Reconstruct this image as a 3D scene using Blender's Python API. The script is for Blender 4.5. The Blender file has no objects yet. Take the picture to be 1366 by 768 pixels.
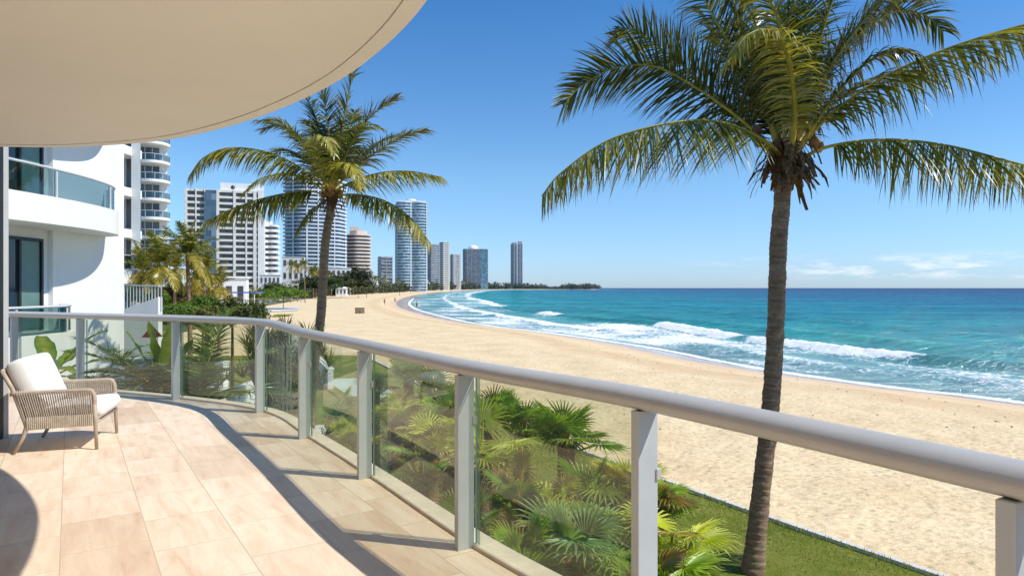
import bpy, math, random
import numpy as np
from mathutils import Vector, Matrix, noise as mnoise
R = math.radians
random.seed(7); rng = np.random.default_rng(11)
scene = bpy.context.scene
C = scene.collection
ZE = 4.6            # eye height above the lawn (balcony floor 3.05)
F = 900.0
FLOOR = ZE-1.55
SEA = ZE-6.5
def at(px, py, Y):
    return Vector(((px-683)/F*Y, Y, ZE-(py-384)/F*Y))
def gx(px, Y): return (px-683)/F*Y

# ------------------------------------------------------------------ mesh builder
class MB:
    def __init__(s): s.v=[]; s.f=[]; s.c=[]; s.sm=[]
    def add(s, vs, fs, col=(1,1,1), smooth=False):
        b=len(s.v); s.v.extend([tuple(v) for v in vs])
        if col and isinstance(col[0],(tuple,list)): s.c.extend(col)
        else: s.c.extend([col]*len(vs))
        for f in fs: s.f.append(tuple(i+b for i in f)); s.sm.append(smooth)
    def box(s, c, d, rz=0, col=(1,1,1), M=None):
        x,y,z=d[0]/2,d[1]/2,d[2]/2
        vs=[Vector((i,j,k)) for k in (-z,z) for j in (-y,y) for i in (-x,x)]
        if M is None: M=Matrix.Translation(c)@Matrix.Rotation(rz,4,'Z')
        vs=[M@v for v in vs]
        s.add(vs,[(0,2,3,1),(4,5,7,6),(0,1,5,4),(2,6,7,3),(0,4,6,2),(1,3,7,5)],col)
    def bar(s, a, b, w, t, col=(1,1,1), up=(0,0,1)):
        a=Vector(a);b=Vector(b);d=b-a;L=d.length;d.normalize()
        u=Vector(up)
        if abs(d.dot(u))>.99:u=Vector((1,0,0))
        x=d.cross(u).normalized();y=x.cross(d)
        M=Matrix((x,y,d)).transposed().to_4x4();M.translation=(a+b)/2
        s.box(None,(w,t,L),M=M,col=col)
    def tube(s, pts, rad, n=8, col=(1,1,1), cap=True, smooth=True, sq=1.0):
        pts=[Vector(p) for p in pts]; m=len(pts)
        rad=rad if hasattr(rad,'__len__') else [rad]*m
        T0=(pts[1]-pts[0]).normalized()
        u=Vector((0,0,1)) if abs(T0.z)<.9 else Vector((1,0,0))
        vs=[];X=T0.cross(u).normalized()
        for i,p in enumerate(pts):
            T=(pts[min(i+1,m-1)]-pts[max(i-1,0)]).normalized()
            X=(X-T*X.dot(T)).normalized();Y=T.cross(X)
            for k in range(n):
                a=2*math.pi*k/n
                vs.append(p+X*math.cos(a)*rad[i]+Y*math.sin(a)*rad[i]*sq)
        fs=[(i*n+k,i*n+(k+1)%n,(i+1)*n+(k+1)%n,(i+1)*n+k) for i in range(m-1) for k in range(n)]
        if cap: fs+= [tuple(range(n))[::-1],tuple((m-1)*n+k for k in range(n))]
        s.add(vs,fs,col,smooth)
    def prism(s, poly, z0, z1, col=(1,1,1), smooth=False):
        n=len(poly)
        vs=[(p[0],p[1],z0) for p in poly]+[(p[0],p[1],z1) for p in poly]
        s.add(vs,[(i,(i+1)%n,n+(i+1)%n,n+i) for i in range(n)],col,smooth)
        b=len(s.v)-2*n
        s.f.append(tuple(b+i for i in range(n))[::-1]);s.f.append(tuple(b+n+i for i in range(n)));s.sm+= [False,False]
    def strip(s, A, B, z0, z1, col=(1,1,1)):
        """solid between two plan polylines A,B (same length)"""
        n=len(A)
        vs=[(p[0],p[1],z0) for p in A]+[(p[0],p[1],z0) for p in B]+[(p[0],p[1],z1) for p in A]+[(p[0],p[1],z1) for p in B]
        fs=[]
        for i in range(n-1):
            a,b=i,n+i;c,d=2*n+i,3*n+i
            fs+=[(a,a+1,b+1,b),(c,d,d+1,c+1),(a,c,c+1,a+1),(b,b+1,d+1,d)]
        fs+=[(0,n,3*n,2*n),(n-1,3*n-1,4*n-1,2*n-1)]
        s.add(vs,fs,col)
    def lathe(s, prof, c=(0,0,0), n=24, col=(1,1,1), smooth=True):
        vs=[(c[0]+r*math.cos(2*math.pi*k/n),c[1]+r*math.sin(2*math.pi*k/n),c[2]+z) for r,z in prof for k in range(n)]
        m=len(prof)
        s.add(vs,[(i*n+k,i*n+(k+1)%n,(i+1)*n+(k+1)%n,(i+1)*n+k) for i in range(m-1) for k in range(n)]+[tuple((m-1)*n+k for k in range(n)),tuple(range(n))[::-1]],col,smooth)
    def build(s, name, mat, parent=None, bevel=0, fixn=True, subd=0):
        me=bpy.data.meshes.new(name); me.from_pydata(s.v,[],s.f); 
        me.polygons.foreach_set('use_smooth',s.sm)
        a=me.color_attributes.new('col','FLOAT_COLOR','POINT')
        arr=np.ones((len(s.v),4),dtype=np.float32)
        if s.c: arr[:,:3]=np.array(s.c,dtype=np.float32)
        a.data.foreach_set('color',arr.ravel())
        me.materials.append(mat); me.update()
        o=bpy.data.objects.new(name,me); C.objects.link(o)
        if parent is not None: o.parent=parent
        if bevel:
            m=o.modifiers.new('bevel','BEVEL');m.width=bevel;m.segments=2;m.limit_method='ANGLE';m.angle_limit=R(40)
            m.harden_normals=False
        if subd:
            m=o.modifiers.new('sub','SUBSURF');m.levels=subd;m.render_levels=subd
        return o

def thing(name,label,cat,loc=(0,0,0),rz=0,group=None,scale=1):
    o=bpy.data.objects.new(name,None);C.objects.link(o);o.location=loc;o.rotation_euler=(0,0,rz)
    o.scale=(scale,)*3;o.empty_display_size=.2
    o['label']=label;o['category']=cat
    if group:o['group']=group
    return o
def struct(o): o['kind']='structure';return o
def dup(root,loc,rz=0,scale=1,label=None,group=None):
    r=root.copy();C.objects.link(r);r.location=loc;r.rotation_euler=(0,0,rz);r.scale=(scale,)*3 if not hasattr(scale,'__len__') else scale
    if label:r['label']=label
    if group:r['group']=group
    for ch in list(root.children):
        c=ch.copy();C.objects.link(c);c.parent=r
        for g in list(ch.children):
            d=g.copy();C.objects.link(d);d.parent=c
    return r
def catmull(P,n=8,closed=False):
    P=[Vector(p) for p in P];out=[];m=len(P)
    rngi=range(m if closed else m-1)
    for i in rngi:
        if closed: p0,p1,p2,p3=P[i-1],P[i],P[(i+1)%m],P[(i+2)%m]
        else: p0=P[i-1] if i>0 else P[0]*2-P[1];p1=P[i];p2=P[i+1];p3=P[i+2] if i+2<m else P[-1]*2-P[-2]
        for k in range(n):
            t=k/n
            out.append(.5*((2*p1)+(p2-p0)*t+(2*p0-5*p1+4*p2-p3)*t*t+(3*p1-p0-3*p2+p3)*t**3))
    if not closed: out.append(P[-1])
    return out

# ------------------------------------------------------------------ materials
class NT:
    def __init__(s,name):
        s.m=bpy.data.materials.new(name);s.m.use_nodes=True;s.t=s.m.node_tree;s.t.nodes.clear()
        s.out=s.n('ShaderNodeOutputMaterial')
    def n(s,typ,**kw):
        nd=s.t.nodes.new(typ)
        for k,v in kw.items():
            if k.startswith('i_'):
                key=k[2:];key=int(key) if key.isdigit() else key
                if hasattr(v,'is_linked') or isinstance(v,bpy.types.NodeSocket): s.t.links.new(v,nd.inputs[key])
                else:
                    if isinstance(v,tuple) and len(v)==3 and nd.inputs[key].type=='RGBA': v=(*v,1)
                    nd.inputs[key].default_value=v
            else: setattr(nd,k,v)
        return nd
    def L(s,a,b): s.t.links.new(a,b)
    def coord(s,kind='Object',scale=(1,1,1),rot=(0,0,0),loc=(0,0,0)):
        if kind=='World': src=s.n('ShaderNodeNewGeometry').outputs['Position']
        else: src=s.n('ShaderNodeTexCoord').outputs[kind]
        m=s.n('ShaderNodeMapping');s.L(src,m.inputs[0]);m.inputs['Scale'].default_value=scale;m.inputs['Rotation'].default_value=rot;m.inputs['Location'].default_value=loc
        return m.outputs[0]
    def noise(s,vec,scale,detail=4,rough=.55,dist=0):
        nd=s.n('ShaderNodeTexNoise',i_Scale=scale,i_Detail=detail,i_Roughness=rough,i_Distortion=dist);s.L(vec,nd.inputs['Vector']);return nd.outputs['Fac']
    def ramp(s,fac,stops,interp='LINEAR'):
        nd=s.n('ShaderNodeValToRGB');s.L(fac,nd.inputs[0]);cr=nd.color_ramp;cr.interpolation=interp
        while len(cr.elements)>2: cr.elements.remove(cr.elements[-1])
        for i,(p,c) in enumerate(stops):
            e=cr.elements[i] if i<2 else cr.elements.new(p)
            e.position=p;e.color=(*c,1) if hasattr(c,'__len__') else (c,c,c,1)
        return nd.outputs[0]
    def mix(s,fac,a,b,mode='MIX'):
        nd=s.n('ShaderNodeMix',data_type='RGBA',blend_type=mode)
        for v,i in ((fac,0),(a,6),(b,7)):
            if isinstance(v,bpy.types.NodeSocket): s.L(v,nd.inputs[i])
            else: nd.inputs[i].default_value=(*v,1) if (hasattr(v,'__len__')) else v
        return nd.outputs[2]
    def math(s,op,a,b=0,c=0,clamp=False):
        nd=s.n('ShaderNodeMath',operation=op,use_clamp=clamp)
        for i,v in enumerate((a,b,c)):
            if isinstance(v,bpy.types.NodeSocket): s.L(v,nd.inputs[i])
            else: nd.inputs[i].default_value=v
        return nd.outputs[0]
    def mrange(s,v,a,b,c=0,d=1,smooth=False):
        nd=s.n('ShaderNodeMapRange');s.L(v,nd.inputs[0])
        if smooth: nd.interpolation_type='SMOOTHSTEP'
        for i,x in enumerate((a,b,c,d)): nd.inputs[i+1].default_value=x
        return nd.outputs[0]
    def attr(s,name,out='Color'):
        return s.n('ShaderNodeAttribute',attribute_name=name).outputs[out]
    def bump(s,h,strength=.3,dist=.01,normal=None):
        nd=s.n('ShaderNodeBump',i_Strength=strength,i_Distance=dist);s.L(h,nd.inputs['Height'])
        if normal: s.L(normal,nd.inputs['Normal'])
        return nd.outputs[0]
    def bsdf(s,color,rough=.6,normal=None,spec=.5,metal=0,**kw):
        b=s.n('ShaderNodeBsdfPrincipled')
        for v,k in ((color,'Base Color'),(rough,'Roughness'),(spec,'Specular IOR Level'),(metal,'Metallic')):
            if isinstance(v,bpy.types.NodeSocket): s.L(v,b.inputs[k])
            else: b.inputs[k].default_value=(*v,1) if hasattr(v,'__len__') else v
        if normal: s.L(normal,b.inputs['Normal'])
        return b.outputs[0]
    def finish(s,sh): s.L(sh,s.out.inputs[0]);return s.m

def mat_plain(name,col,rough=.6,var=.12,scale=3,bump=0,spec=.4,metal=0,stain=0,bscale=60,usecol=False,kind='Object'):
    t=NT(name);co=t.coord(kind)
    n1=t.noise(co,scale,5,.6)
    a=tuple(c*(1-var) for c in col);b=tuple(min(1,c*(1+var)) for c in col)
    c=t.ramp(n1,[(.3,a),(.7,b)])
    if usecol: c=t.mix(1.0,c,t.attr('col'),'MULTIPLY')
    if stain:
        st=t.noise(t.coord(kind,(1.2,1.2,.25)),1.0,6,.7)
        c=t.mix(t.math('MULTIPLY',t.mrange(st,.5,.75),stain),c,tuple(x*.55 for x in col))
    nrm=t.bump(t.noise(co,bscale,3,.6),bump,.01) if bump else None
    return t.finish(t.bsdf(c,rough,nrm,spec,metal))

def mat_leaf(name,trans=.35,rough=.45,spec=.35,gain=1.0):
    t=NT(name);c=t.attr('col')
    n=t.noise(t.coord('World'),9,3)
    c=t.mix(1.0,c,t.ramp(n,[(.25,.72*gain),(.75,1.25*gain)]),'MULTIPLY')
    p=t.bsdf(c,rough,None,spec)
    tr=t.n('ShaderNodeBsdfTranslucent');t.L(t.mix(1.0,c,(1.5,1.6,.7),'MULTIPLY'),tr.inputs[0])
    m=t.n('ShaderNodeMixShader',i_0=trans);t.L(p,m.inputs[1]);t.L(tr.outputs[0],m.inputs[2])
    return t.finish(m.outputs[0])
M={}
M['leaf']=mat_leaf('palm_leaf',.24,.36,.5,1.0);M['bush']=mat_leaf('bush_leaf',.25,.5,.3)
M['fan']=mat_leaf('fan_palm_leaf',.40,.38,.5,1.4);M['far']=mat_leaf('far_leaf',.1,.8,.1)
M['white']=mat_plain('white_render',(.80,.79,.77),.75,.03,1.2,.15,.25,stain=.22)
M['whiteb']=mat_plain('white_render_far',(.78,.77,.75),.8,.05,.3,spec=.2,stain=.25)
M['rail']=mat_plain('rail_paint',(.47,.46,.43),.33,.05,6,.06,.5,metal=.0,bscale=240)
M['post']=mat_plain('post_paint',(.50,.525,.52),.42,.05,5,.05,.5,metal=.1,bscale=240)
M['railfar']=mat_plain('rail_far',(.55,.57,.58),.4,.05,5,0,.5)
M['dark']=mat_plain('dark_frame',(.02,.02,.022),.4,.2,4,0,.4)
M['kerb']=mat_plain('kerb_stone',(.66,.56,.43),.7,.12,7,.25,.3,stain=.3)
M['concrete']=mat_plain('pale_concrete',(.62,.60,.55),.85,.1,2,.2,.2,stain=.3)
M['cushion']=mat_plain('cushion_fabric',(.80,.77,.73),.95,.03,8,.3,.1,bscale=420)
M['chairf']=mat_plain('chair_frame',(.42,.34,.26),.5,.15,14,.1,.4)
M['cord']=mat_plain('chair_cord',(.50,.42,.33),.85,.2,30,.3,.2)
M['petiole']=mat_plain('palm_petiole',(.42,.34,.05),.5,.25,6,.1,.4,usecol=True)
M['nut']=mat_plain('coconut_husk',(.5,.33,.07),.6,.3,12,.2,.3,usecol=True)
M['fibre']=mat_plain('palm_fibre',(.17,.095,.045),.95,.4,14,.6,.1)
M['soil']=mat_plain('mulch',(.17,.13,.08),.95,.5,9,.8,.1,bscale=25)
M['blue']=mat_plain('blue_canvas',(.06,.12,.42),.8,.1,2)
M['canvas']=mat_plain('white_canvas',(.8,.8,.78),.85,.05,2)
M['red']=mat_plain('red_tile',(.35,.06,.03),.8,.25,5,.2)
M['wood']=mat_plain('weathered_wood',(.12,.075,.045),.85,.4,6,.3)
M['skin']=mat_plain('skin',(.40,.22,.14),.6,.08,4)
M['cloth']=mat_plain('clothing',(1,1,1),.9,.1,4,usecol=True)
M['hair']=mat_plain('hair',(.03,.018,.01),.7,.2,9)
M['roofg']=mat_plain('grey_roof',(.5,.5,.5),.8,.15,1)
M['court']=mat_plain('court_surface',(.40,.49,.45),.85,.06,1.0,.1,.2)

def mat_trunk():
    t=NT('palm_trunk');g=t.coord('Object')
    rings=t.noise(t.coord('Object',(3.2,3.2,15)),1.0,6,.72,.5)
    n=t.noise(g,7,6,.7)
    c=t.ramp(rings,[(.28,(.05,.027,.015)),(.42,(.25,.155,.095)),(.62,(.50,.345,.235))])
    c=t.mix(t.mrange(n,.38,.66),c,(.31,.21,.135))
    c=t.mix(.6,c,t.mix(1,c,t.attr('col'),'MULTIPLY'))
    h=t.math('ADD',t.math('MULTIPLY',rings,1.0),t.math('MULTIPLY',t.noise(g,45,4),.35))
    return t.finish(t.bsdf(c,.9,t.bump(h,.9,.03),.15))
M['trunk']=mat_trunk()

def mat_glass():
    t=NT('tinted_glass')
    lw=t.n('ShaderNodeLayerWeight',i_Blend=.5)
    f=t.math('ADD',.07,t.math('MULTIPLY',t.math('POWER',lw.outputs['Facing'],4.6),.9),clamp=True)
    tr=t.n('ShaderNodeBsdfTransparent',i_0=(.75,.78,.66))
    gl=t.n('ShaderNodeBsdfGlossy',i_Roughness=.015,i_Color=(.95,1,.97))
    df=t.n('ShaderNodeBsdfDiffuse',i_Color=(.42,.52,.48))
    dirt=t.mrange(t.noise(t.coord('World'),1.6,5,.6),.3,.8,.006,.035)
    m=t.n('ShaderNodeMixShader');t.L(f,m.inputs[0]);t.L(tr.outputs[0],m.inputs[1]);t.L(gl.outputs[0],m.inputs[2])
    m2=t.n('ShaderNodeMixShader');t.L(dirt,m2.inputs[0]);t.L(m.outputs[0],m2.inputs[1]);t.L(df.outputs[0],m2.inputs[2])
    return t.finish(m2.outputs[0])
M['glass']=mat_glass()
def mat_glassedge():
    t=NT('glass_edge');return t.finish(t.bsdf((.22,.34,.29),.2,None,.6))
M['gedge']=mat_glassedge()
def mat_glassd():
    t=NT('dark_tinted_glass');lw=t.n('ShaderNodeLayerWeight',i_Blend=.5)
    f=t.math('ADD',.12,t.math('MULTIPLY',t.math('POWER',lw.outputs['Facing'],4),.8),clamp=True)
    tr=t.n('ShaderNodeBsdfTransparent',i_0=(.22,.34,.36));gl=t.n('ShaderNodeBsdfGlossy',i_Roughness=.03)
    m=t.n('ShaderNodeMixShader');t.L(f,m.inputs[0]);t.L(tr.outputs[0],m.inputs[1]);t.L(gl.outputs[0],m.inputs[2]);return t.finish(m.outputs[0])
M['glassd']=mat_glassd()
def mat_post_reflection():  # pale green colour standing in for the post's reflection in the pane
    t=NT('post_reflection_tint');tr=t.n('ShaderNodeBsdfTransparent',i_0=(.55,.70,.64));df=t.n('ShaderNodeBsdfDiffuse',i_Color=(.42,.56,.50))
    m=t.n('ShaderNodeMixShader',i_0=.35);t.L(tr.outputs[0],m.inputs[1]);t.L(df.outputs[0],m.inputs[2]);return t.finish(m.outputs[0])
M['greflect']=mat_post_reflection()
def mat_farglass(name,a,b,cell=1.6,rough=.15,lite=(.35,.36,.36)):
    t=NT(name)
    pos=t.n('ShaderNodeNewGeometry').outputs['Position']
    sn=t.n('ShaderNodeVectorMath',operation='SNAP');t.L(pos,sn.inputs[0]);sn.inputs[1].default_value=(cell,cell,3.1)
    wn=t.n('ShaderNodeTexWhiteNoise');t.L(sn.outputs[0],wn.inputs[0])
    c=t.ramp(wn.outputs[0],[(0,a),(.7,b),(.85,lite),(1,lite)])
    return t.finish(t.bsdf(c,rough,None,.6))
M['gdark']=mat_farglass('window_glass_dark',(.04,.042,.045),(.10,.10,.10),1.5,.2,(.12,.12,.12))
M['gblue']=mat_farglass('window_glass_blue',(.045,.085,.13),(.10,.17,.24),2.6,.2,(.18,.25,.32))
M['gteal']=mat_farglass('window_glass_teal',(.07,.16,.21),(.14,.27,.34),2.6,.2,(.30,.42,.48))
M['ggrey']=mat_farglass('window_glass_grey',(.06,.08,.11),(.13,.16,.20),3.2,.3,(.25,.29,.33))
M['gwin']=mat_farglass('window_glass_near',(.015,.03,.035),(.02,.04,.05),9,.05,(.03,.05,.06))
M['curtain']=mat_plain('curtain_behind_glass',(.13,.22,.20),.4,.1,2)
M['beige']=mat_plain('beige_render',(.66,.53,.44),.8,.07,.3,spec=.2)
M['cream']=mat_plain('cream_render',(.74,.70,.63),.8,.05,.3,spec=.2,stain=.2)
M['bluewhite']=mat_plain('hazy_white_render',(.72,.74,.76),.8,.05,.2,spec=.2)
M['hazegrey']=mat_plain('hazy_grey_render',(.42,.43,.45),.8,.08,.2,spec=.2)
M['soffitm']=mat_plain('cream_soffit',(.94,.90,.83),.85,.035,.6,.12,.15,stain=.05,bscale=120)

def mat_tiles():
    t=NT('sandstone_tiles')
    ang=math.atan2(-.84,.55)   # joint direction along the railing
    co=t.coord('World',(1,1,1),(0,0,-ang),(.13,.05,0))
    def brick(vec,mort):
        b=t.n('ShaderNodeTexBrick',offset=.37,i_Scale=1.0);t.L(vec,b.inputs['Vector'])
        b.inputs['Mortar Size'].default_value=mort;b.inputs['Mortar Smooth'].default_value=.2
        b.inputs['Brick Width'].default_value=.62;b.inputs['Row Height'].default_value=.46;b.inputs['Bias'].default_value=0
        b.inputs['Color1'].default_value=(0,0,0,1);b.inputs['Color2'].default_value=(1,1,1,1);b.inputs['Mortar'].default_value=(.5,.5,.5,1)
        return b
    b=brick(co,.0035);tone=b.outputs['Color'];mort=b.outputs['Fac']
    # per-tile offset of the veining
    off=t.n('ShaderNodeVectorMath',operation='SCALE');t.L(tone,off.inputs[0]);off.inputs['Scale'].default_value=7.0
    ad=t.n('ShaderNodeVectorMath',operation='ADD');t.L(co,ad.inputs[0]);t.L(off.outputs[0],ad.inputs[1])
    mp=t.n('ShaderNodeMapping');t.L(ad.outputs[0],mp.inputs[0]);mp.inputs['Scale'].default_value=(.8,4.6,1);mp.inputs['Rotation'].default_value=(0,0,.22)
    vein=t.noise(mp.outputs[0],1.7,8,.66,.45)
    base=t.ramp(vein,[(.25,(.64,.44,.285)),(.40,(.78,.60,.435)),(.58,(.86,.72,.56)),(.75,(.74,.53,.355))])
    col=t.mix(.8,base,t.ramp(tone,[(0,(.76,.67,.57)),(.22,(.93,.90,.86)),(.5,(1.03,1.01,.99)),(.8,(.96,.93,.89)),(1,(.84,.76,.67))]),'MULTIPLY')
    big=t.noise(co,.8,3);col=t.mix(.5,col,t.ramp(big,[(.3,(.88,.86,.84)),(.7,(1.06,1.06,1.06))]),'MULTIPLY')
    fine=t.noise(co,60,4,.7);col=t.mix(.35,col,t.ramp(fine,[(.3,.82),(.7,1.12)]),'MULTIPLY')
    col=t.mix(t.math('MULTIPLY',mort,.8),col,(.46,.36,.26))
    h=t.math('ADD',t.math('MULTIPLY',t.math('SUBTRACT',1,mort),.5),t.math('MULTIPLY',vein,.25))
    return t.finish(t.bsdf(col,t.mrange(vein,.3,.7,.42,.62),t.bump(h,.25,.006),.35))
M['tiles']=mat_tiles()

def mat_sand():
    t=NT('beach_sand');g=t.coord('World');d=t.attr('dist','Fac')   # metres inland of the waterline
    fp=t.n('ShaderNodeTexVoronoi',i_Scale=3.0,i_Randomness=1.0,feature='SMOOTH_F1',i_Smoothness=.6);t.L(t.coord('World',(1,1.25,1)),fp.inputs['Vector'])
    n1=t.noise(g,.35,5,.6);n2=t.noise(t.coord('World',(1,1.5,1),(0,0,.5)),4.2,5,.62,.3);n3=t.noise(g,30,3)
    col=t.ramp(n1,[(.3,(.71,.525,.295)),(.5,(.79,.61,.36)),(.7,(.85,.68,.42))])
    hol=t.mrange(fp.outputs['Distance'],.02,.36)
    pit=t.math('MULTIPLY',t.mrange(n2,.30,.55,1,0),t.mrange(d,7,15,0,1))
    col=t.mix(t.math('MULTIPLY',pit,.62),col,(.50,.34,.20))
    col=t.mix(.25,col,t.ramp(n3,[(.3,.8),(.7,1.15)]),'MULTIPLY')
    dn=t.math('ADD',d,t.math('MULTIPLY',t.math('SUBTRACT',t.noise(t.coord('World',(.12,.12,1)),1,4),.5),4.0))
    # trampled berm band then smooth damp then wet
    berm=t.math('MULTIPLY',t.mrange(dn,8.5,11,0,1,True),t.mrange(dn,12,17,1,0,True))
    col=t.mix(t.math('MULTIPLY',berm,t.mrange(n2,.35,.6,.1,.55)),col,(.52,.32,.16))
    damp=t.mrange(dn,5,11,1,0,True);col=t.mix(t.math('MULTIPLY',damp,.85),col,(.66,.46,.29))
    wet=t.mrange(t.math('ADD',d,t.math('MULTIPLY',t.math('SUBTRACT',t.noise(t.coord('World',(.25,.25,1)),1,3),.5),2.4)),3.8,5.2,1,0,True)
    col=t.mix(t.math('MULTIPLY',wet,.85),col,(.50,.39,.32))
    h=t.math('ADD',t.math('MULTIPLY',n2,1.0),t.math('ADD',t.math('MULTIPLY',hol,.55),t.math('MULTIPLY',n3,.07)))
    h=t.math('MULTIPLY',h,t.mrange(dn,5,10,.08,1))
    b=t.bsdf(col,t.mrange(wet,0,1,.95,.16),t.bump(h,.75,.09),.3)
    return t.finish(b)
M['sand']=mat_sand()

def mat_grass():
    t=NT('lawn_grass');g=t.coord('World')
    n1=t.noise(g,.9,5,.6);n2=t.noise(g,14,5,.7);n3=t.noise(t.coord('World',(1,1,1)),90,3,.7)
    c=t.ramp(n1,[(.3,(.13,.165,.02)),(.5,(.20,.23,.032)),(.7,(.30,.275,.07))])
    c=t.mix(.8,c,t.ramp(n2,[(.25,.55),(.75,1.4)]),'MULTIPLY')
    c=t.mix(.6,c,t.ramp(n3,[(.3,.5),(.7,1.4)]),'MULTIPLY')
    c=t.mix(t.mrange(t.noise(t.coord('World',(.6,.6,1),(0,0,.4),(7,3,0)),1.5,6,.75),.56,.74,0,.55),c,(.42,.34,.17))
    h=t.math('ADD',n2,n3)
    return t.finish(t.bsdf(c,.9,t.bump(h,.8,.04),.1))
M['grass']=mat_grass()
def mat_scrub():
    t=NT('scrub_ground');g=t.coord('World')
    c=t.ramp(t.noise(g,.06,6,.7),[(.3,(.05,.07,.02)),(.5,(.11,.12,.04)),(.62,(.30,.25,.16)),(.7,(.08,.10,.03))])
    return t.finish(t.bsdf(c,.95,None,.1))
M['scrub']=mat_scrub()

def mat_sea():
    t=NT('sea_water');g=t.coord('World')
    off=t.attr('dist','Fac');foam=t.attr('foam','Fac');face=t.attr('face','Fac')
    # depth colour
    c=t.ramp(t.mrange(off,0,1500),[(0,(.26,.40,.36)),(.006,(.14,.37,.36)),(.02,(.03,.31,.30)),(.06,(.006,.225,.265)),(.18,(.006,.135,.235)),(.5,(.008,.070,.18)),(1,(.010,.042,.125))])
    a1=t.noise(t.coord('World',(.02,.045,1),(0,0,.25)),1,5,.6)
    c=t.mix(.85,c,t.ramp(a1,[(.32,(.50,.62,.74)),(.66,(1.45,1.3,1.2))]),'MULTIPLY')
    a2=t.noise(t.coord('World',(.12,.5,1),(0,0,.2)),1,5,.65)
    c=t.mix(.75,c,t.ramp(a2,[(.36,(.45,.56,.68)),(.64,(1.5,1.35,1.25))]),'MULTIPLY')
    a5=t.noise(t.coord('World',(.005,.035,1),(0,0,.1)),1,6,.7)
    c=t.mix(.6,c,t.ramp(a5,[(.38,(.5,.6,.7)),(.62,(1.4,1.3,1.25))]),'MULTIPLY')
    c=t.mix(t.math('MULTIPLY',face,.6),c,(.03,.24,.19))
    w1=t.noise(t.coord('World',(.35,.8,1),(0,0,.3)),1,6,.62,.4);w2=t.noise(t.coord('World',(1,1.8,1),(0,0,.5)),2.2,5,.6)
    h=t.math('ADD',w1,t.math('MULTIPLY',w2,.25))
    nrm=t.bump(h,.9,.75)
    dif=t.n('ShaderNodeBsdfDiffuse');t.L(c,dif.inputs[0]);t.L(nrm,dif.inputs['Normal'])
    gl=t.n('ShaderNodeBsdfGlossy',i_Roughness=.14);t.L(nrm,gl.inputs['Normal'])
    fr=t.n('ShaderNodeFresnel',i_IOR=1.33);t.L(nrm,fr.inputs['Normal'])
    k=t.math('MINIMUM',t.math('MULTIPLY',fr.outputs[0],.9),.26)
    water=t.n('ShaderNodeMixShader');t.L(k,water.inputs[0]);t.L(dif.outputs[0],water.inputs[1]);t.L(gl.outputs[0],water.inputs[2])
    # foam lace
    f1=t.noise(t.coord('World',(.9,.9,.9)),1.3,8,.68,1.2);f2=t.noise(g,.28,4,.6,.6)
    v=t.n('ShaderNodeTexVoronoi',feature='DISTANCE_TO_EDGE',i_Scale=1.5)
    dv=t.n('ShaderNodeVectorMath',operation='ADD');t.L(g,dv.inputs[0]);nn=t.n('ShaderNodeTexNoise',i_Scale=1.1,i_Detail=4);t.L(g,nn.inputs['Vector']);t.L(nn.outputs['Color'],dv.inputs[1]);t.L(dv.outputs[0],v.inputs['Vector'])
    lace=t.mrange(v.outputs['Distance'],0,.14,1,0)
    tex=t.math('ADD',t.math('ADD',t.math('MULTIPLY',f1,.75),t.math('MULTIPLY',f2,.45)),t.math('MULTIPLY',lace,.13))
    msk=t.mrange(t.math('ADD',tex,t.math('MULTIPLY',foam,1.0)),1.00,1.26,0,1,True)
    fc=t.ramp(f1,[(.3,(.80,.82,.83)),(.6,(.96,.96,.95))])
    fh=t.bump(t.math('ADD',f1,t.noise(g,7,4)),.8,.15)
    fm=t.bsdf(fc,.9,fh,.1)
    m=t.n('ShaderNodeMixShader');t.L(msk,m.inputs[0]);t.L(water.outputs[0],m.inputs[1]);t.L(fm,m.inputs[2])
    # thin film at the very edge
    edge=t.mrange(t.math('ADD',off,t.math('MULTIPLY',t.math('SUBTRACT',f2,.5),1.2)),0,.5,0,1)
    tr=t.n('ShaderNodeBsdfTransparent')
    m3=t.n('ShaderNodeMixShader');t.L(edge,m3.inputs[0]);t.L(tr.outputs[0],m3.inputs[1]);t.L(m.outputs[0],m3.inputs[2])
    return t.finish(m3.outputs[0])
M['sea']=mat_sea()
# ------------------------------------------------------------------ shore field
SH=[(150,-120),(60,-14),(42,12),(28.5,37.5),(24.7,43),(20.3,51.5),(17.3,61),(14.4,73),(7.9,90),(2.2,102.6),(-5,117),(-14.5,146),(-33,220),(-50,325),(-69,487),(-92,780),(-103,1104),(-104,1700),(-50,2300),(110,2600),(330,2640),(345,2720),(150,2900),(-600,3400),(-3500,4200)]
shp=np.array([(p.x,p.y) for p in catmull([(x,y,0) for x,y in SH],6)])
def shore_dist(P):
    """signed: positive = seaward (to the right when walking along SH)"""
    A=shp[:-1];B=shp[1:];D=B-A;L2=(D**2).sum(1)
    out=np.empty(len(P));
    for s in range(0,len(P),20000):
        Q=P[s:s+20000]
        t=np.clip(((Q[:,None,:]-A)*D).sum(2)/L2,0,1)
        pr=A+t[...,None]*D;v=Q[:,None,:]-pr;d2=(v**2).sum(2);k=d2.argmin(1);i=np.arange(len(Q))
        cr=D[k,0]*v[i,k,1]-D[k,1]*v[i,k,0]
        out[s:s+20000]=np.sqrt(d2[i,k])*np.where(cr<0,1,-1)
    return out
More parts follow.
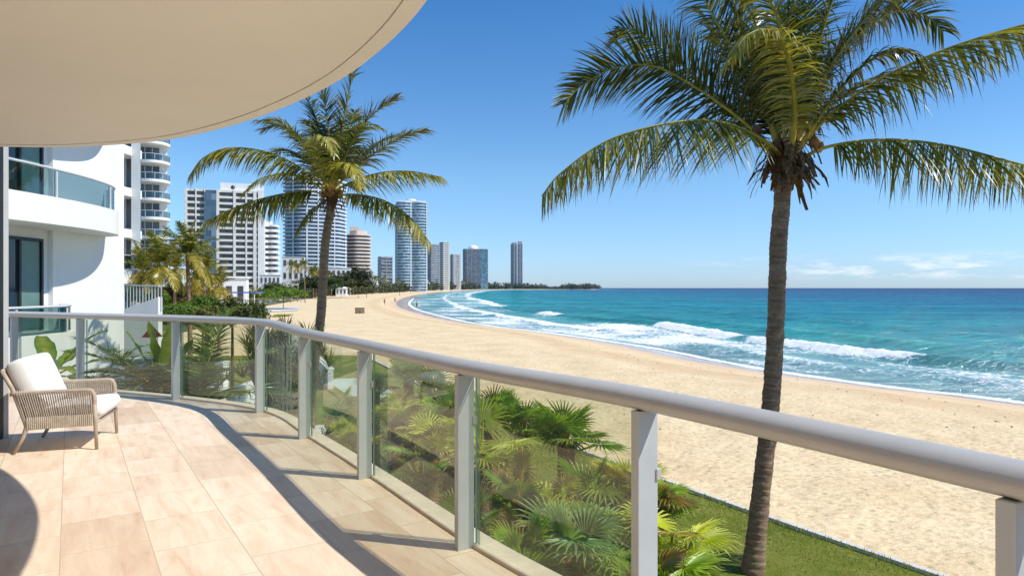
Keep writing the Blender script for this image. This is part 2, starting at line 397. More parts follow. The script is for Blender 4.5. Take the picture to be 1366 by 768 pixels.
def vnoise(x,y,seed=0):
    xi=np.floor(x).astype(np.int64);yi=np.floor(y).astype(np.int64);fx=x-xi;fy=y-yi
    fx=fx*fx*(3-2*fx);fy=fy*fy*(3-2*fy)
    def h(a,b):
        n=(a*374761393+b*668265263+seed*1274126177)&0x7fffffff
        n=((n^(n>>13))*1274126177)&0x7fffffff
        return ((n^(n>>16))&0xffff)/65535.0
    return (h(xi,yi)*(1-fx)+h(xi+1,yi)*fx)*(1-fy)+(h(xi,yi+1)*(1-fx)+h(xi+1,yi+1)*fx)*fy
def sheet(name,a0,a1,na,r,mat,zfun,attrs):
    ang=np.linspace(a0,a1,na);A,Rr=np.meshgrid(ang,r)
    X=(Rr*np.sin(A)).ravel();Y=(Rr*np.cos(A)).ravel()
    d=shore_dist(np.stack([X,Y],1))
    Z,att=zfun(X,Y,d)
    nr=len(r);idx=np.arange(nr*na).reshape(nr,na)
    q=np.stack([idx[:-1,:-1],idx[:-1,1:],idx[1:,1:],idx[1:,:-1]],-1).reshape(-1,4)
    keep=att.get('keep')
    if keep is not None:
        q=q[keep[q].any(1)]
        used=np.unique(q);mp=-np.ones(nr*na,dtype=np.int64);mp[used]=np.arange(len(used));q=mp[q]
        X=X[used];Y=Y[used];Z=Z[used];att={k:v[used] for k,v in att.items()}
    q=q[:,::-1]
    me=bpy.data.meshes.new(name);n=len(X)
    me.vertices.add(n);me.vertices.foreach_set('co',np.stack([X,Y,Z],1).astype(np.float32).ravel())
    me.loops.add(len(q)*4);me.loops.foreach_set('vertex_index',q.astype(np.int32).ravel())
    me.polygons.add(len(q));me.polygons.foreach_set('loop_start',np.arange(0,len(q)*4,4,dtype=np.int32));me.polygons.foreach_set('loop_total',np.full(len(q),4,dtype=np.int32))
    me.polygons.foreach_set('use_smooth',np.ones(len(q),dtype=bool))
    for k,v in att.items():
        if k=='keep':continue
        a=me.attributes.new(k,'FLOAT','POINT');a.data.foreach_set('value',v.astype(np.float32))
    me.materials.append(mat);me.update();me.validate()
    o=bpy.data.objects.new(name,me);C.objects.link(o);return struct(o)
def sand_z(X,Y,d):
    dl=-d
    t=np.clip(dl/17,0,1);prof=SEA+1.8*(t**.8)*(1.0) -.0
    prof=np.where(dl<0,SEA+dl*.07,prof)
    nearn=np.clip((dl-6)/6,0,1)
    fade=np.clip(1-np.hypot(X,Y)/160,0,1)
    prof=prof+nearn*fade*((vnoise(X*1.7,Y*1.7,3)-.5)*.07+(vnoise(X*.5,Y*.5,4)-.5)*.10)
    # berm lip
    prof=prof+.10*np.exp(-((dl-12)/1.6)**2)*(.5+vnoise(X*.2,Y*.2,8))
    return prof,{'dist':dl,'keep':dl>-60}
rr=np.concatenate([np.linspace(3,30,90),30*np.exp(np.linspace(0,math.log(6000/30),330))[1:]])
sheet('beach',R(-62),R(75),420,rr,M['sand'],sand_z,None)
def sea_z(X,Y,d):
    A=np.interp(Y,[30,45,60,85,115,160,300,1000],[15,16,16.3,17.5,26,27,36,60])
    A=A+(vnoise(X*.05+3,Y*.05,21)-.5)*2.2
    B=np.interp(Y,[30,50,75,100,150,300,1000],[7.5,8,7.5,10.5,14.5,19,25])+(vnoise(X*.09,Y*.09,22)-.5)*2
    Ctr=np.interp(Y,[30,64,200,1000],[27,30,50,120])+(vnoise(X*.03,Y*.03,23)-.5)*6
    fade=np.clip(1-(np.hypot(X,Y)-150)/500,0.15,1)
    def crest(c,w,h):
        u=(d-c)/w
        return h*np.where(u<0,np.exp(-(u*1.15)**2),np.exp(-(u*.7)**2))
    actA=np.interp(Y,[30,48,55,58,62,80,83,86,100,113,117,150,156,168,176,215,240,330,400],[0,0,.0,.45,1,1,.35,1,1,1,.0,0,1,.9,0,.2,1,.8,.4])
    hA=np.interp(Y,[30,45,50,57,63,80,85,112,118,150,160,180,400],[.2,.5,.75,.85,.65,.6,.6,.65,.85,.5,.6,.4,.4])
    z=SEA+crest(A,1.7,1)*hA*fade+crest(B,1.6,.28)+crest(Ctr,2.6,.55)*fade+crest(Ctr*1.55,3.5,.4)*fade
    z+=(vnoise(X*.6,Y*.9,5)-.5)*.12*np.clip(d/10,0,1)+(vnoise(X*.15,Y*.3,6)-.5)*.30*np.clip((d-12)/20,0,1)
    z+=(vnoise(X*1.3,Y*1.9,15)-.5)*.10*np.clip((d-10)/10,0,1)*fade
    actB=np.interp(Y,[30,40,50,54,75,88,100,200,400],[.75,.85,.9,.5,.5,.8,1,1,.7])
    pn=vnoise(X*.16,Y*.16,31)
    foam=np.zeros_like(d)
    uA=(d-A);foamA=actA*np.where(uA>0,np.exp(-(uA/1.0)**2),np.exp(-(uA/2.6)**2))*.95
    uB=(d-B);foamB=actB*np.where(uB>0,np.exp(-(uB/1.6)**2),np.exp(-(uB/2.6)**2))*(.30+.85*pn)
    edge=np.exp(-((d-.85)/.7)**2)*.85+np.exp(-((d-2.8)/1.2)**2)*.45*pn
    zone=np.clip(np.minimum((d-.8)/2,(A-d)/3),0,1)*(.18+.42*vnoise(X*.11+5,Y*.11,33)+np.where(Y<130,.04,0))
    foam=np.maximum.reduce([foamA,foamB,edge,zone])
    far=np.exp(-((d-np.interp(Y,[150,300,1000],[32,34,46]))/5)**2)*np.clip((Y-215)/40,0,1)*.75*(.4+.8*pn)
    foam=np.maximum(foam,far)
    foam=np.where(Y>420,foam*np.clip(d/14,0.2,1),foam)
    foam=np.where((d>A+3)&(Y<210),0.06,foam)
    face=np.clip(np.exp(-((uA+.7)/1.0)**2)*hA*1.3,0,1)+.5*np.exp(-((d-Ctr+1)/1.6)**2)*fade
    # foam bulk lifts the surface a little
    z+=np.clip(foamA-.3,0,1)*(.30*vnoise(X*1.6,Y*1.6,41)+.16*vnoise(X*3.9,Y*3.9,42))
    return z,{'dist':d,'foam':foam,'face':np.clip(face,0,1),'keep':d>-1.0}
r2=25*np.exp(np.linspace(0,math.log(150/25),430));r3=150*np.exp(np.linspace(0,math.log(2800/150),330))[1:];r4=2800*np.exp(np.linspace(0,math.log(60000/2800),60))[1:]
sheet('sea',R(-12),R(75),620,np.concatenate([r2,r3,r4]),M['sea'],sea_z,None)

# ground around and behind the building, lawn, far scrub land
def flat(name,poly,z,mat):
    b=MB();b.add([(x,y,z) for x,y in poly],[tuple(range(len(poly)))]);return struct(b.build(name,mat))
LE=[(12.5,1.2),(8.8,7.4),(6.73,10.8),(5.25,13.2),(3.85,15.6),(1.6,19.6),(-.9,24.2),(-3.6,30),(-6.8,38),(-10.2,46)]
edge=[(p.x,p.y) for p in catmull([(x,y,0) for x,y in LE],5)]
def lawn():
    b=MB();n=len(edge);nn=24
    vs=[];fs=[]
    for (x,y) in edge:
        for k in range(nn):
            t=k/(nn-1);X=x*(1-t)+(-36-.1*y)*t;Y=y*(1-t)+(y*.9+2)*t
            e=.09*(1-math.exp(-t*(x+36)/.5))
            vs.append((X,Y,-.03+e+(.03*mnoise.noise(Vector((X*.5,Y*.5,0))))))
    for i in range(n-1):
        for k in range(nn-1): fs.append((i*nn+k,(i+1)*nn+k,(i+1)*nn+k+1,i*nn+k+1))
    b.add(vs,fs,smooth=True);return struct(b.build('lawn',M['grass']))
lawn()
# low stone edging between lawn and sand
def offset(pl,d):
    out=[]
    for i,p in enumerate(pl):
        a=pl[max(i-1,0)];c=pl[min(i+1,len(pl)-1)];t=Vector((c[0]-a[0],c[1]-a[1])).normalized();nrm=Vector((t.y,-t.x))
        out.append((p[0]+nrm.x*d,p[1]+nrm.y*d))
    return out
b=MB();b.strip(edge,offset(edge,.13),-.25,.045);struct(b.build('lawn_edging',M['concrete'],bevel=.01))
# blades of grass along the near part of the lawn
b=MB()
for i in range(26000):
    k=random.random()**1.5;y=4+k*18;ex=np.interp(y,[p[1] for p in edge],[p[0] for p in edge])
    x=ex-.02-random.random()**1.3*7.5
    h=random.uniform(.025,.06);a=random.random()*6.28;w=.006+.004*k*2
    g=random.random();c=(.16+.18*g,.23+.10*g,.025+.04*g)
    lx=random.uniform(-.03,.03);ly=random.uniform(-.03,.03)
    b.add([(x-w*math.cos(a),y-w*math.sin(a),.045),(x+w*math.cos(a),y+w*math.sin(a),.045),(x+lx,y+ly,.05+h)],[(0,1,2)],c)
o=b.build('grass',M['bush']);o['kind']='stuff';o['label']='short green lawn grass between the planting and the sand';o['category']='grass'
# scrub land inland of the beach
land=[(-32,-20),(-30,40),(-36,78),(-52,118),(-62,165),(-80,250),(-115,420),(-132,700),(-145,1050),(-145,1650),(-105,2250),(50,2650),(300,2668),(318,2705),(150,2880),(-600,3380),(-5000,4300),(-5000,-20)]
flat('ground',land,.02,M['scrub'])
# ------------------------------------------------------------------ our balcony
POST=[(2.75,-1.1,-.47),(1.98,.30,-.47),(1.245,1.66,-.47),(.565,2.86,-.47),(-.28,4.03,-.473),(-1.2,5.51,-.470),(-2.14,6.96,-.463),(-3.14,8.42,-.428),(-4.68,9.40,-.423),(-6.52,10.2,-.421),(-8.0,10.85,-.421)]
EXT=[(4.2,-4.0,-.47)]+POST+[(-9.6,11.3,-.421)]
railc=[Vector((p[0],p[1],ZE+p[2])) for p in EXT]
cur=catmull(railc,10)
def planoff(pl,d):   # + = outward (seaward)
    out=[]
    for i,p in enumerate(pl):
        a=pl[max(i-1,0)];c=pl[min(i+1,len(pl)-1)];t=Vector((c.x-a.x,c.y-a.y)).normalized();out.append(Vector((p.x+t.y*d,p.y-t.x*d,0)))
    return out
FE=planoff(cur,.035)
inner=[(-8.5,-4.6),(4.6,-4.6)]
b=MB();b.prism([(p.x,p.y) for p in FE]+[(-9.8,-4.6)],FLOOR-.28,FLOOR);fl=struct(b.build('balcony_floor',M['tiles']))
b=MB();b.strip(planoff(cur,.037),planoff(cur,.19),FLOOR-.28,FLOOR+.022);struct(b.build('balcony_kerb',M['kerb'],bevel=.006))
rl=thing('balcony_railing','curved grey metal and glass railing around the tiled balcony in the foreground','railing',(0,0,0))
b=MB();b.tube([p for p in cur],.074,28,sq=.64);hr_=b.build('handrail',M['rail'],rl)
for k in (24,54,84):
    b=MB();b.tube([cur[k],cur[k]+(cur[k+1]-cur[k]).normalized()*.0018],.0744,28,sq=.64);b.build('joint_seam',M['chairf'],hr_)
for i,(x,y,z) in enumerate(POST):
    k=1+i;a=railc[k-1];c=railc[k+1];t=Vector((c.x-a.x,c.y-a.y,0)).normalized();n=Vector((t.y,-t.x,0))
    top=ZE+z-.044
    b=MB();Mx=Matrix((n,t,Vector((0,0,1)))).transposed().to_4x4();Mx.translation=Vector((x,y,(FLOOR+top)/2))-n*.005
    b.box(None,(.112,.046,top-FLOOR),M=Mx)
    po=b.build('post',M['post'],rl,bevel=.004)
    b=MB();M2=Mx.copy();M2.translation=Vector((x,y,FLOOR+.004))-n*.005
    b.box(None,(.118,.052,.008),M=M2)
    b.build('base_plate',M['rail'],po)
    b=MB();b.tube([(x,y,top-.012),(x,y,top+.02)],.021,12);b.build('rail_bracket',M['dark'],po)
    b=MB();M3=Mx.copy();M3.translation=Vector((x,y,FLOOR+.76))+n*.052;b.box(None,(.03,.062,.05),M=M3)
    b.build('glass_clamp',M['rail'],po,bevel=.004)
# glass panels, one between each pair of posts
GO=.062
for i in range(len(POST)-1):
    s0=(i+1)*10;seg=cur[s0:s0+11];pl=planoff(seg,GO)
    P=[];tot=len(pl)-1
    def lerp(a,b_,t):return a*(1-t)+b_*t
    P=[Vector(p) for p in pl];L=(P[-1]-P[0]).length
    P[0]=lerp(P[0],P[1],.16);P[-1]=lerp(P[-1],P[-2],.16)
    htop=[1.03,1.03,1.03,1.03,1.03,1.035,1.04,1.06,1.07,1.07][i]
    z0,z1=FLOOR+.024,FLOOR+htop
    g=MB();n=len(P)
    g.add([(p.x,p.y,z0) for p in P]+[(p.x,p.y,z1) for p in P],[(k,k+1,n+k+1,n+k) for k in range(n-1)])
    if i<3: continue
    go=g.build('glass_panel',M['glass'],rl)
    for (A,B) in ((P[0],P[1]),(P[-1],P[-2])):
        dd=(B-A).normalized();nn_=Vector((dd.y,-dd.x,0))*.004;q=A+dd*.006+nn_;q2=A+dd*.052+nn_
        sm=MB();sm.add([(q.x,q.y,z0+.002),(q2.x,q2.y,z0+.002),(q2.x,q2.y,z1-.004),(q.x,q.y,z1-.004)],[(0,1,2,3)]);sm.build('post_reflection',M['greflect'],go)  # added strip, paints the neighbouring post mirrored in the glass
    e=MB()
    e.bar((P[0].x,P[0].y,z0),(P[0].x,P[0].y,z1),.009,.009);e.bar((P[-1].x,P[-1].y,z0),(P[-1].x,P[-1].y,z1),.009,.009)
    for k in range(n-1): e.bar((P[k].x,P[k].y,z1),(P[k+1].x,P[k+1].y,z1),.008,.003)
    e.build('glass_edge',M['gedge'],go)
# ceiling above the balcony
SO=[(.55,-4.6),(.35,-2.2),(.22,-.6),(.1,.9),(-.08,2.0),(-.37,2.93),(-.857,3.80),(-1.42,4.50),(-2.15,5.18),(-2.95,5.70),(-3.87,5.97),(-4.55,5.96),(-5.2,5.9),(-5.9,5.85)]
so=catmull([Vector((x,y,0)) for x,y in SO],10)
ap=thing('apartment_building','cream rendered apartment whose rounded ceiling overhangs the tiled balcony','apartment',(-5.3,0,FLOOR))
def lp(mb,*a,**k):
    o=mb.build(*a,parent=ap,**k);o.location=-ap.location;return o
CZ=ZE+1.25
b=MB();b.prism([(p.x,p.y) for p in so]+[(-9,5.85),(-9,-4.6)],CZ+.012,CZ+.42);lp(b,'ceiling_slab',M['soffitm'])
b=MB();inn=planoff(so,-.098);b.prism([(p.x,p.y) for p in inn]+[(-9,5.7),(-9,-4.6)],CZ,CZ+.0115);lp(b,'ceiling_panel',M['soffitm'])
b=MB();b.strip(planoff(so,.0),planoff(so,-.092),CZ-.004,CZ+.0115);lp(b,'ceiling_rim',M['soffitm'])
# side wall with sliding doors, ends at the grey frame left of the chair
b=MB();b.box((-5.256,6.985,FLOOR+1.55),(.04,.07,3.1));lp(b,'door_frame',M['rail'],bevel=.004)
b=MB();b.box((-5.39,6.92,FLOOR+1.55),(.30,.056,3.1));lp(b,'dark_jamb',M['dark'])
for k in range(4):
    y=6.0-k*2.3
    b=MB();b.box((-5.5,y-.25,FLOOR+1.36),(.012,2.22,2.62));g=lp(b,'door_glass',M['gwin'])
    b=MB()
    for yy in (y-1.36,y+.86): b.box((-5.5,yy,FLOOR+1.36),(.07,.06,2.7))
    b.box((-5.5,y-.25,FLOOR+.03),(.07,2.16,.06));b.box((-5.5,y-.25,FLOOR+2.70),(.07,2.16,.05));lp(b,'sliding_frame',M['rail'])
b=MB();b.box((-2.3,-4.7,FLOOR+1.4),(13,.2,2.8));lp(b,'rear_wall',M['soffitm'])
b=MB();b.box((-3.0,-4.0,(FLOOR-.28)/2-.1),(9,9,FLOOR-.32));lp(b,'lower_storey',M['white'])
b=MB();b.strip([Vector((p.x,p.y,0)) for p in planoff(cur,-.9)],[Vector((p.x,p.y,0)) for p in planoff(cur,-.7)],-.1,FLOOR-.281);lp(b,'lower_wall',M['white'])

# ------------------------------------------------------------------ armchair
ch=thing('armchair','woven cord armchair with white cushions standing on the balcony tiles','armchair',(-4.43,6.75,FLOOR),math.atan2(.2,.62))
def tb(name,pts,r,parent,mat=M['chairf'],n=10,**k):
    b=MB();b.tube(pts,r,n);return b.build(name,mat,parent,**k)
W=.385
for s in (-1,1):
    # front leg rising into the rounded arm corner
    tb('leg',[(.335,s*W,0),(.325,s*W,.25),(.318,s*W,.44)],[.015,.019,.021],ch)
    tb('leg',[(-.345,s*W,0),(-.27,s*W,.15),(-.225,s*W,.29),(-.215,s*W,.31)],[.014,.019,.021,.02],ch)
    arm=catmull([(.318,s*W,.43),(.315,s*W,.50),(.30,s*W,.55),(.265,s*W,.572),(.1,s*W,.572),(-.12,s*W,.568),(-.37,s*W,.560)],5)
    ar=tb('armrest',arm,.020,ch)
    lo=[(.32,s*W,.245),(-.235,s*W,.235)]
    tb('lower_rail',lo,.014,ar)
    # cords wound between arm and lower rail
    c=MB();N=32
    for i in range(N):
        u=i/(N-1);xt=.285-u*.60;xb=.305-u*.53
        j=random.uniform(-.003,.003)
        top=.573 if xt<.27 else .56
        for side in (-1,1):
            yo=s*W+side*(.020)
            mid=(xt+xb)/2+j
            c.tube([(xt,yo,top-.004),(mid,s*W+side*.017,.41),(xb,s*W+side*.015,.24)],.0042,5,cap=False)
        c.tube([(xt,s*W-.02,top),(xt,s*W,top+.019),(xt,s*W+.02,top)],.0045,5,cap=False)
    c.build('cord_weave',M['cord'],ar)
    # woven lower band
    c=MB()
    for q in range(34):
        u=q/33;x=.30-u*.53
        c.tube([(x,s*(W+.019),.345),(x,s*(W+.022),.29),(x,s*(W+.017),.232)],.0072,5,cap=False)
    c.build('cord_band',M['cord'],ar)
    tb('back_post',[(-.235,s*W,.24),(-.29,s*W,.42),(-.36,s*(W-.01),.62),(-.445,s*(W-.03),.775)],.019,ch)
f=tb('seat_frame',[(.33,-W,.262),(.33,W,.262)],.017,ch)
tb('seat_rail',[(-.23,-W,.245),(-.23,W,.245)],.016,f)
for s in (-1,1): tb('seat_rail',[(.33,s*(W-.03),.262),(-.23,s*(W-.03),.245)],.014,f)
tb('back_rail',[(-.445,-W+.03,.775),(-.455,0,.79),(-.445,W-.03,.775)],.018,ch)
c=MB()
for i in range(38):
    y=-W+.05+i*(2*W-.1)/37
    c.tube([(-.445,y,.775),(-.37,y,.60),(-.27,y,.36),(-.235,y,.25)],.0055,5,cap=False)
c.build('back_cords',M['cord'],ch)
def cushion(name,L,Wd,T,Mx,parent,crown=.02):
    b=MB();nx,ny=10,10;vs=[];fs=[]
    for sgn in (1,-1):
        for i in range(nx+1):
            for j in range(ny+1):
                u=i/nx*2-1;v=j/ny*2-1
                e=(1-abs(u)**6)*(1-abs(v)**6)
                su=math.copysign(1-(1-abs(u))**1.3,u);sv=math.copysign(1-(1-abs(v))**1.3,v)
                rr_=1-.05*(abs(u)**6*abs(v)**6)
                z=sgn*(T/2)*(.66+.34*e**.3)+sgn*crown*(1-u*u)*(1-v*v)+.004*mnoise.noise(Vector((u*2.5,v*2.5,sgn)))
                vs.append(Mx@Vector((su*L/2*rr_,sv*Wd/2*rr_,z)))
    n=(nx+1)*(ny+1)
    for k in range(2):
        for i in range(nx):
            for j in range(ny):
                a=k*n+i*(ny+1)+j;q=(a,a+ny+1,a+ny+2,a+1);fs.append(q if k==0 else q[::-1])
    rim=[(i,0) for i in range(nx+1)]+[(nx,j) for j in range(1,ny+1)]+[(i,ny) for i in range(nx-1,-1,-1)]+[(0,j) for j in range(ny-1,0,-1)]
    ids=[i*(ny+1)+j for i,j in rim]
    for k in range(len(ids)):
        a,c=ids[k],ids[(k+1)%len(ids)];fs.append((a,c,c+n,a+n)[::-1])
    b.add(vs,fs,smooth=True);return b.build(name,M['cushion'],parent,subd=1)
Mx=Matrix.Translation((.065,0,.345))@Matrix.Rotation(R(-5),4,'Y')
cu=cushion('seat_cushion',.66,.735,.135,Mx,ch)
Mx=Matrix.Translation((-.262,0,.635))@Matrix.Rotation(R(-112),4,'Y')
cb=cushion('back_cushion',.52,.71,.20,Mx,ch,.012)
# ------------------------------------------------------------------ neighbouring white building (left)
nb=thing('white_apartment_building','white rendered building with curved glass railed balconies left beyond the balcony','building',(-13,16,0))
def N(mb,name,mat,parent=None,**k):
    o=mb.build(name,mat,parent or nb,**k)
    if parent is None:o.location=-nb.location
    return o
FX=-11.5
# facade along +Y facing the sea, recess at the left for the windows
b=MB()
b.box((FX-3,18.45,5.2),(6,3.1,10.9))           # wall right of the windows
b.box((FX-2.82,13.9,5.2),(5.4,5.996,10.9))       # recessed wall behind the windows
N(b,'wall',M['white'])
def curvedbal(z0,z1,y0,y1,xo,parentname,mat=M['white']):
    P=[(FX-.5,y0)]
    pts=catmull([Vector((xo[0],y0,0)),Vector((xo[1],y0+1.6,0)),Vector((xo[2],y0+3.4,0)),Vector((xo[3],y1-1.2,0)),Vector((xo[4],y1-.35,0)),Vector((FX-.02,y1,0))],8)
    P+= [(p.x,p.y) for p in pts]+[(FX-.5,y1)]
    b=MB();b.prism(P,z0,z1);return N(b,parentname,mat),pts
def glassrail(pts,z0,z1,every,parent,loc0,inset=.08):
    q=planoff(pts[::-1],0);q=pts
    b=MB();n=len(q)
    b.add([(p.x,p.y,z0) for p in q]+[(p.x,p.y,z1-.03) for p in q],[(k,k+1,n+k+1,n+k) for k in range(n-1)]);o=b.build('rail_glass',M['glassd'],parent)
    b=MB();b.tube([(p.x,p.y,z1) for p in q],.03,8);b.build('top_rail',M['railfar'],parent)
    for k in range(0,n,every):
        b=MB();b.box((q[k].x,q[k].y,(z0+z1)/2-.02),(.05,.05,z1-z0-.04));b.build('rail_post',M['railfar'],parent)
XO=(-10.66,-10.42,-10.35,-10.55,-10.95)
o,p=curvedbal(ZE+1.44,ZE+2.06,13.0,19.1,XO,'balcony')
glassrail([v+Vector((-.12,0,0)) for v in p[:-3]],ZE+2.07,ZE+2.72,12,o,None)
o,p=curvedbal(ZE-1.65,ZE-1.05,12.6,17.2,(-10.7,-10.5,-10.5,-10.6,-10.9),'balcony')
glassrail([v+Vector((-.12,0,0)) for v in p[:-2]],ZE-1.04,ZE-.43,9,o,None)
o,p=curvedbal(ZE+4.6,ZE+5.2,12.6,19.1,XO,'balcony')
# windows : glazing with frames
for (z0,z1,y0,y1) in ((ZE-1.0,ZE+1.14,15.5,16.6),(ZE+2.1,ZE+4.4,15.5,16.6)):
    b=MB();b.box((FX-.11,(y0+y1)/2-.4,(z0+z1)/2),(.03,y1-y0+.8,z1-z0));w=N(b,'window',M['gwin'])
    b=MB()
    for yy in (y0+.35,y1+.0): b.box((FX-.08,yy,(z0+z1)/2),(.07,.07,z1-z0+.06))
    b.box((FX-.08,(y0+y1)/2-.4,z1+.03),(.072,y1-y0+.86,.07));b.build('frame',M['dark'],w)
    b=MB();b.box((FX-.088,y1-.42,(z0+z1)/2),(.006,.72,z1-z0-.04));b.build('curtain',M['curtain'],w)
# further wing with rounded balconies beyond the corner
wg=thing('white_wing_building','narrow white wing with rounded balconies and tall fin, just right of nearest white building','building',(-29,50,0))
def G(mb,name,mat,parent=None,**k):
    o=mb.build(name,mat,parent or wg,**k)
    if parent is None:o.location=-wg.location
    return o
b=MB();b.prism([(gx(175,50),50),(gx(187.5,50),50),(gx(187,53),53),(gx(175,53),53)],0,19);G(b,'fin_wall',M['white'])
b=MB();b.prism([(-35,51.5),(-28.4,51.5),(-31.4,56.5),(-38,56.5)],0,19);G(b,'wall',M['white'])
for k in range(6):
    z=ZE+2.55+(k-1)*3.05 if k<2 else ZE+2.55+(k-1)*3.05
    zc=[1.2,4.2,7.25,10.3,13.4,-1.9][k]+ZE
    pts=[Vector((-31.5,46.2,0)),Vector((-29.6,46.4,0)),Vector((-28.5,47.2,0)),Vector((-28.2,48.2,0))] if k not in(0,) else [Vector((-31.5,45.0,0)),Vector((-28.8,45.4,0)),Vector((-27.2,46.4,0)),Vector((-26.7,48.0,0))]
    q=catmull(pts,6)
    b=MB();b.prism([(v.x,v.y) for v in q]+[(-28.2 if k else -26.7,51.4),(-32,51.4)],zc-(.9 if k==0 else .5),zc+.12);o=G(b,'balcony',M['white'])
    glassrail([v+Vector((-.15,.1,0)) for v in q],zc+.13,zc+1.1,6,o,None)
    b=MB();b.box((-30,51.44,zc+1.55),(3.4,.1,2.3));w=G(b,'window',M['gdark'])
    b=MB()
    for xx in (-31.2,-30.3,-29.4,-28.5): b.box((xx,51.36,zc+1.55),(.08,.06,2.3))
    b.build('frame',M['railfar'],w)
# stair ramp wall
rp=thing('stair_ramp','white sloping stair wall with metal baluster railing beside the white building','stair',(-12.5,24,0))
b=MB();
X0,X1=gx(150,25),gx(211,25)
zt0=ZE-(418-384)/F*25;zt1=ZE-(396-384)/F*25
b.add([(X0,25,-.2),(X1,25,-.2),(X1,25,zt1),(X0,25,zt0),(X0,25.3,-.2),(X1,25.3,-.2),(X1,25.3,zt1),(X0,25.3,zt0)],[(0,1,2,3),(5,4,7,6),(3,2,6,7),(1,5,6,2),(4,0,3,7)])
o=b.build('ramp_wall',M['white'],rp);o.location=-rp.location
b=MB()
for k in range(13):
    x=X0+.35+k*.115;b.box((x,25.15,zt1-.05),(.03,.03,1.0))
b.bar((X0,25.15,zt1+.46),(X1-.05,25.15,zt1+.40),.05,.05);o=b.build('baluster_rail',M['railfar'],rp);o.location=-rp.location
b=MB();b.box((X0-1,25.9,1.6),(4.6,.3,3.2));o=b.build('back_wall',M['white'],rp);o.location=-rp.location
# garden walls seen through the glass
def gwall(name,label,cat,pts,h,w=.25,mat=M['white'],z=0):
    P=[Vector((a[0],a[1],0)) for a in pts];c=P[0]
    t=thing(name,label,cat,(c.x,c.y,z));b=MB();b.strip([p-c for p in P],[p-c for p in planoff(P,w)],-.1,h);b.build('wall',mat,t,bevel=.01)
    b=MB();b.strip([p-c for p in planoff(P,-.04)],[p-c for p in planoff(P,w+.04)],h+.001,h+.07);b.build('coping',mat,t,bevel=.01)
    return t
gwall('garden_wall','long white garden wall behind the fan palms outside the balcony glass','wall',[(-9.2,21.5),(-11.5,22.2),(-14.5,22.5)],2.2)
gwall('garden_wall','low curved white wall stepping down across the lawn below the balcony','wall',catmull([Vector(q) for q in [(-6.7,16.2,0),(-8.2,17.2,0),(-10.2,17.6,0),(-12.5,17.4,0)]],5),.75)
gwall('garden_wall','white retaining wall at the seaward edge of the lawn near the pale court','wall',[(-8.2,30.0),(-9.4,33.0),(-10.8,36.5),(-12.6,37.0)],.95)
t=thing('garden_steps','pale stone steps and landing behind the low garden wall','steps',(-9.8,19.6,0))
b=MB()
for k in range(5): b.box((0,.45*k,.14+.14*k),(3.2,.446,.28+.28*k),col=(1,1,1))
b.build('treads',M['concrete'],t);b=MB();b.box((-1.75,.9,.85),(.25,2.4,1.7));b.box((1.75,.9,.85),(.25,2.4,1.7));b.build('cheek_wall',M['white'],t)
t=thing('planter_pot','white cylindrical planter pot on the lawn beyond the glass','planter',(-6.4,14.3,0.03))
b=MB();b.lathe([(.24,0),(.27,.1),(.30,.5),(.33,.75),(.33,.80),(.28,.80),(.27,.66)],n=28);b.build('pot',M['white'],t);b=MB();b.lathe([(.26,.655),(.01,.665)],n=16);b.build('soil',M['soil'],t)
# court with green border and path
flat('court_border',[(-6.9,27.3),(-3.9,26.6),(-7.3,34.6),(-10.2,34.2)],.105,M['grass'])
flat('court',[(-6.75,28.0),(-4.35,27.4),(-7.2,33.6),(-9.3,33.4)],.112,M['court'])
flat('path',[(-7.5,19.8),(-5.6,20.6),(-6.2,22.2),(-9.5,21.3)],.11,M['concrete'])
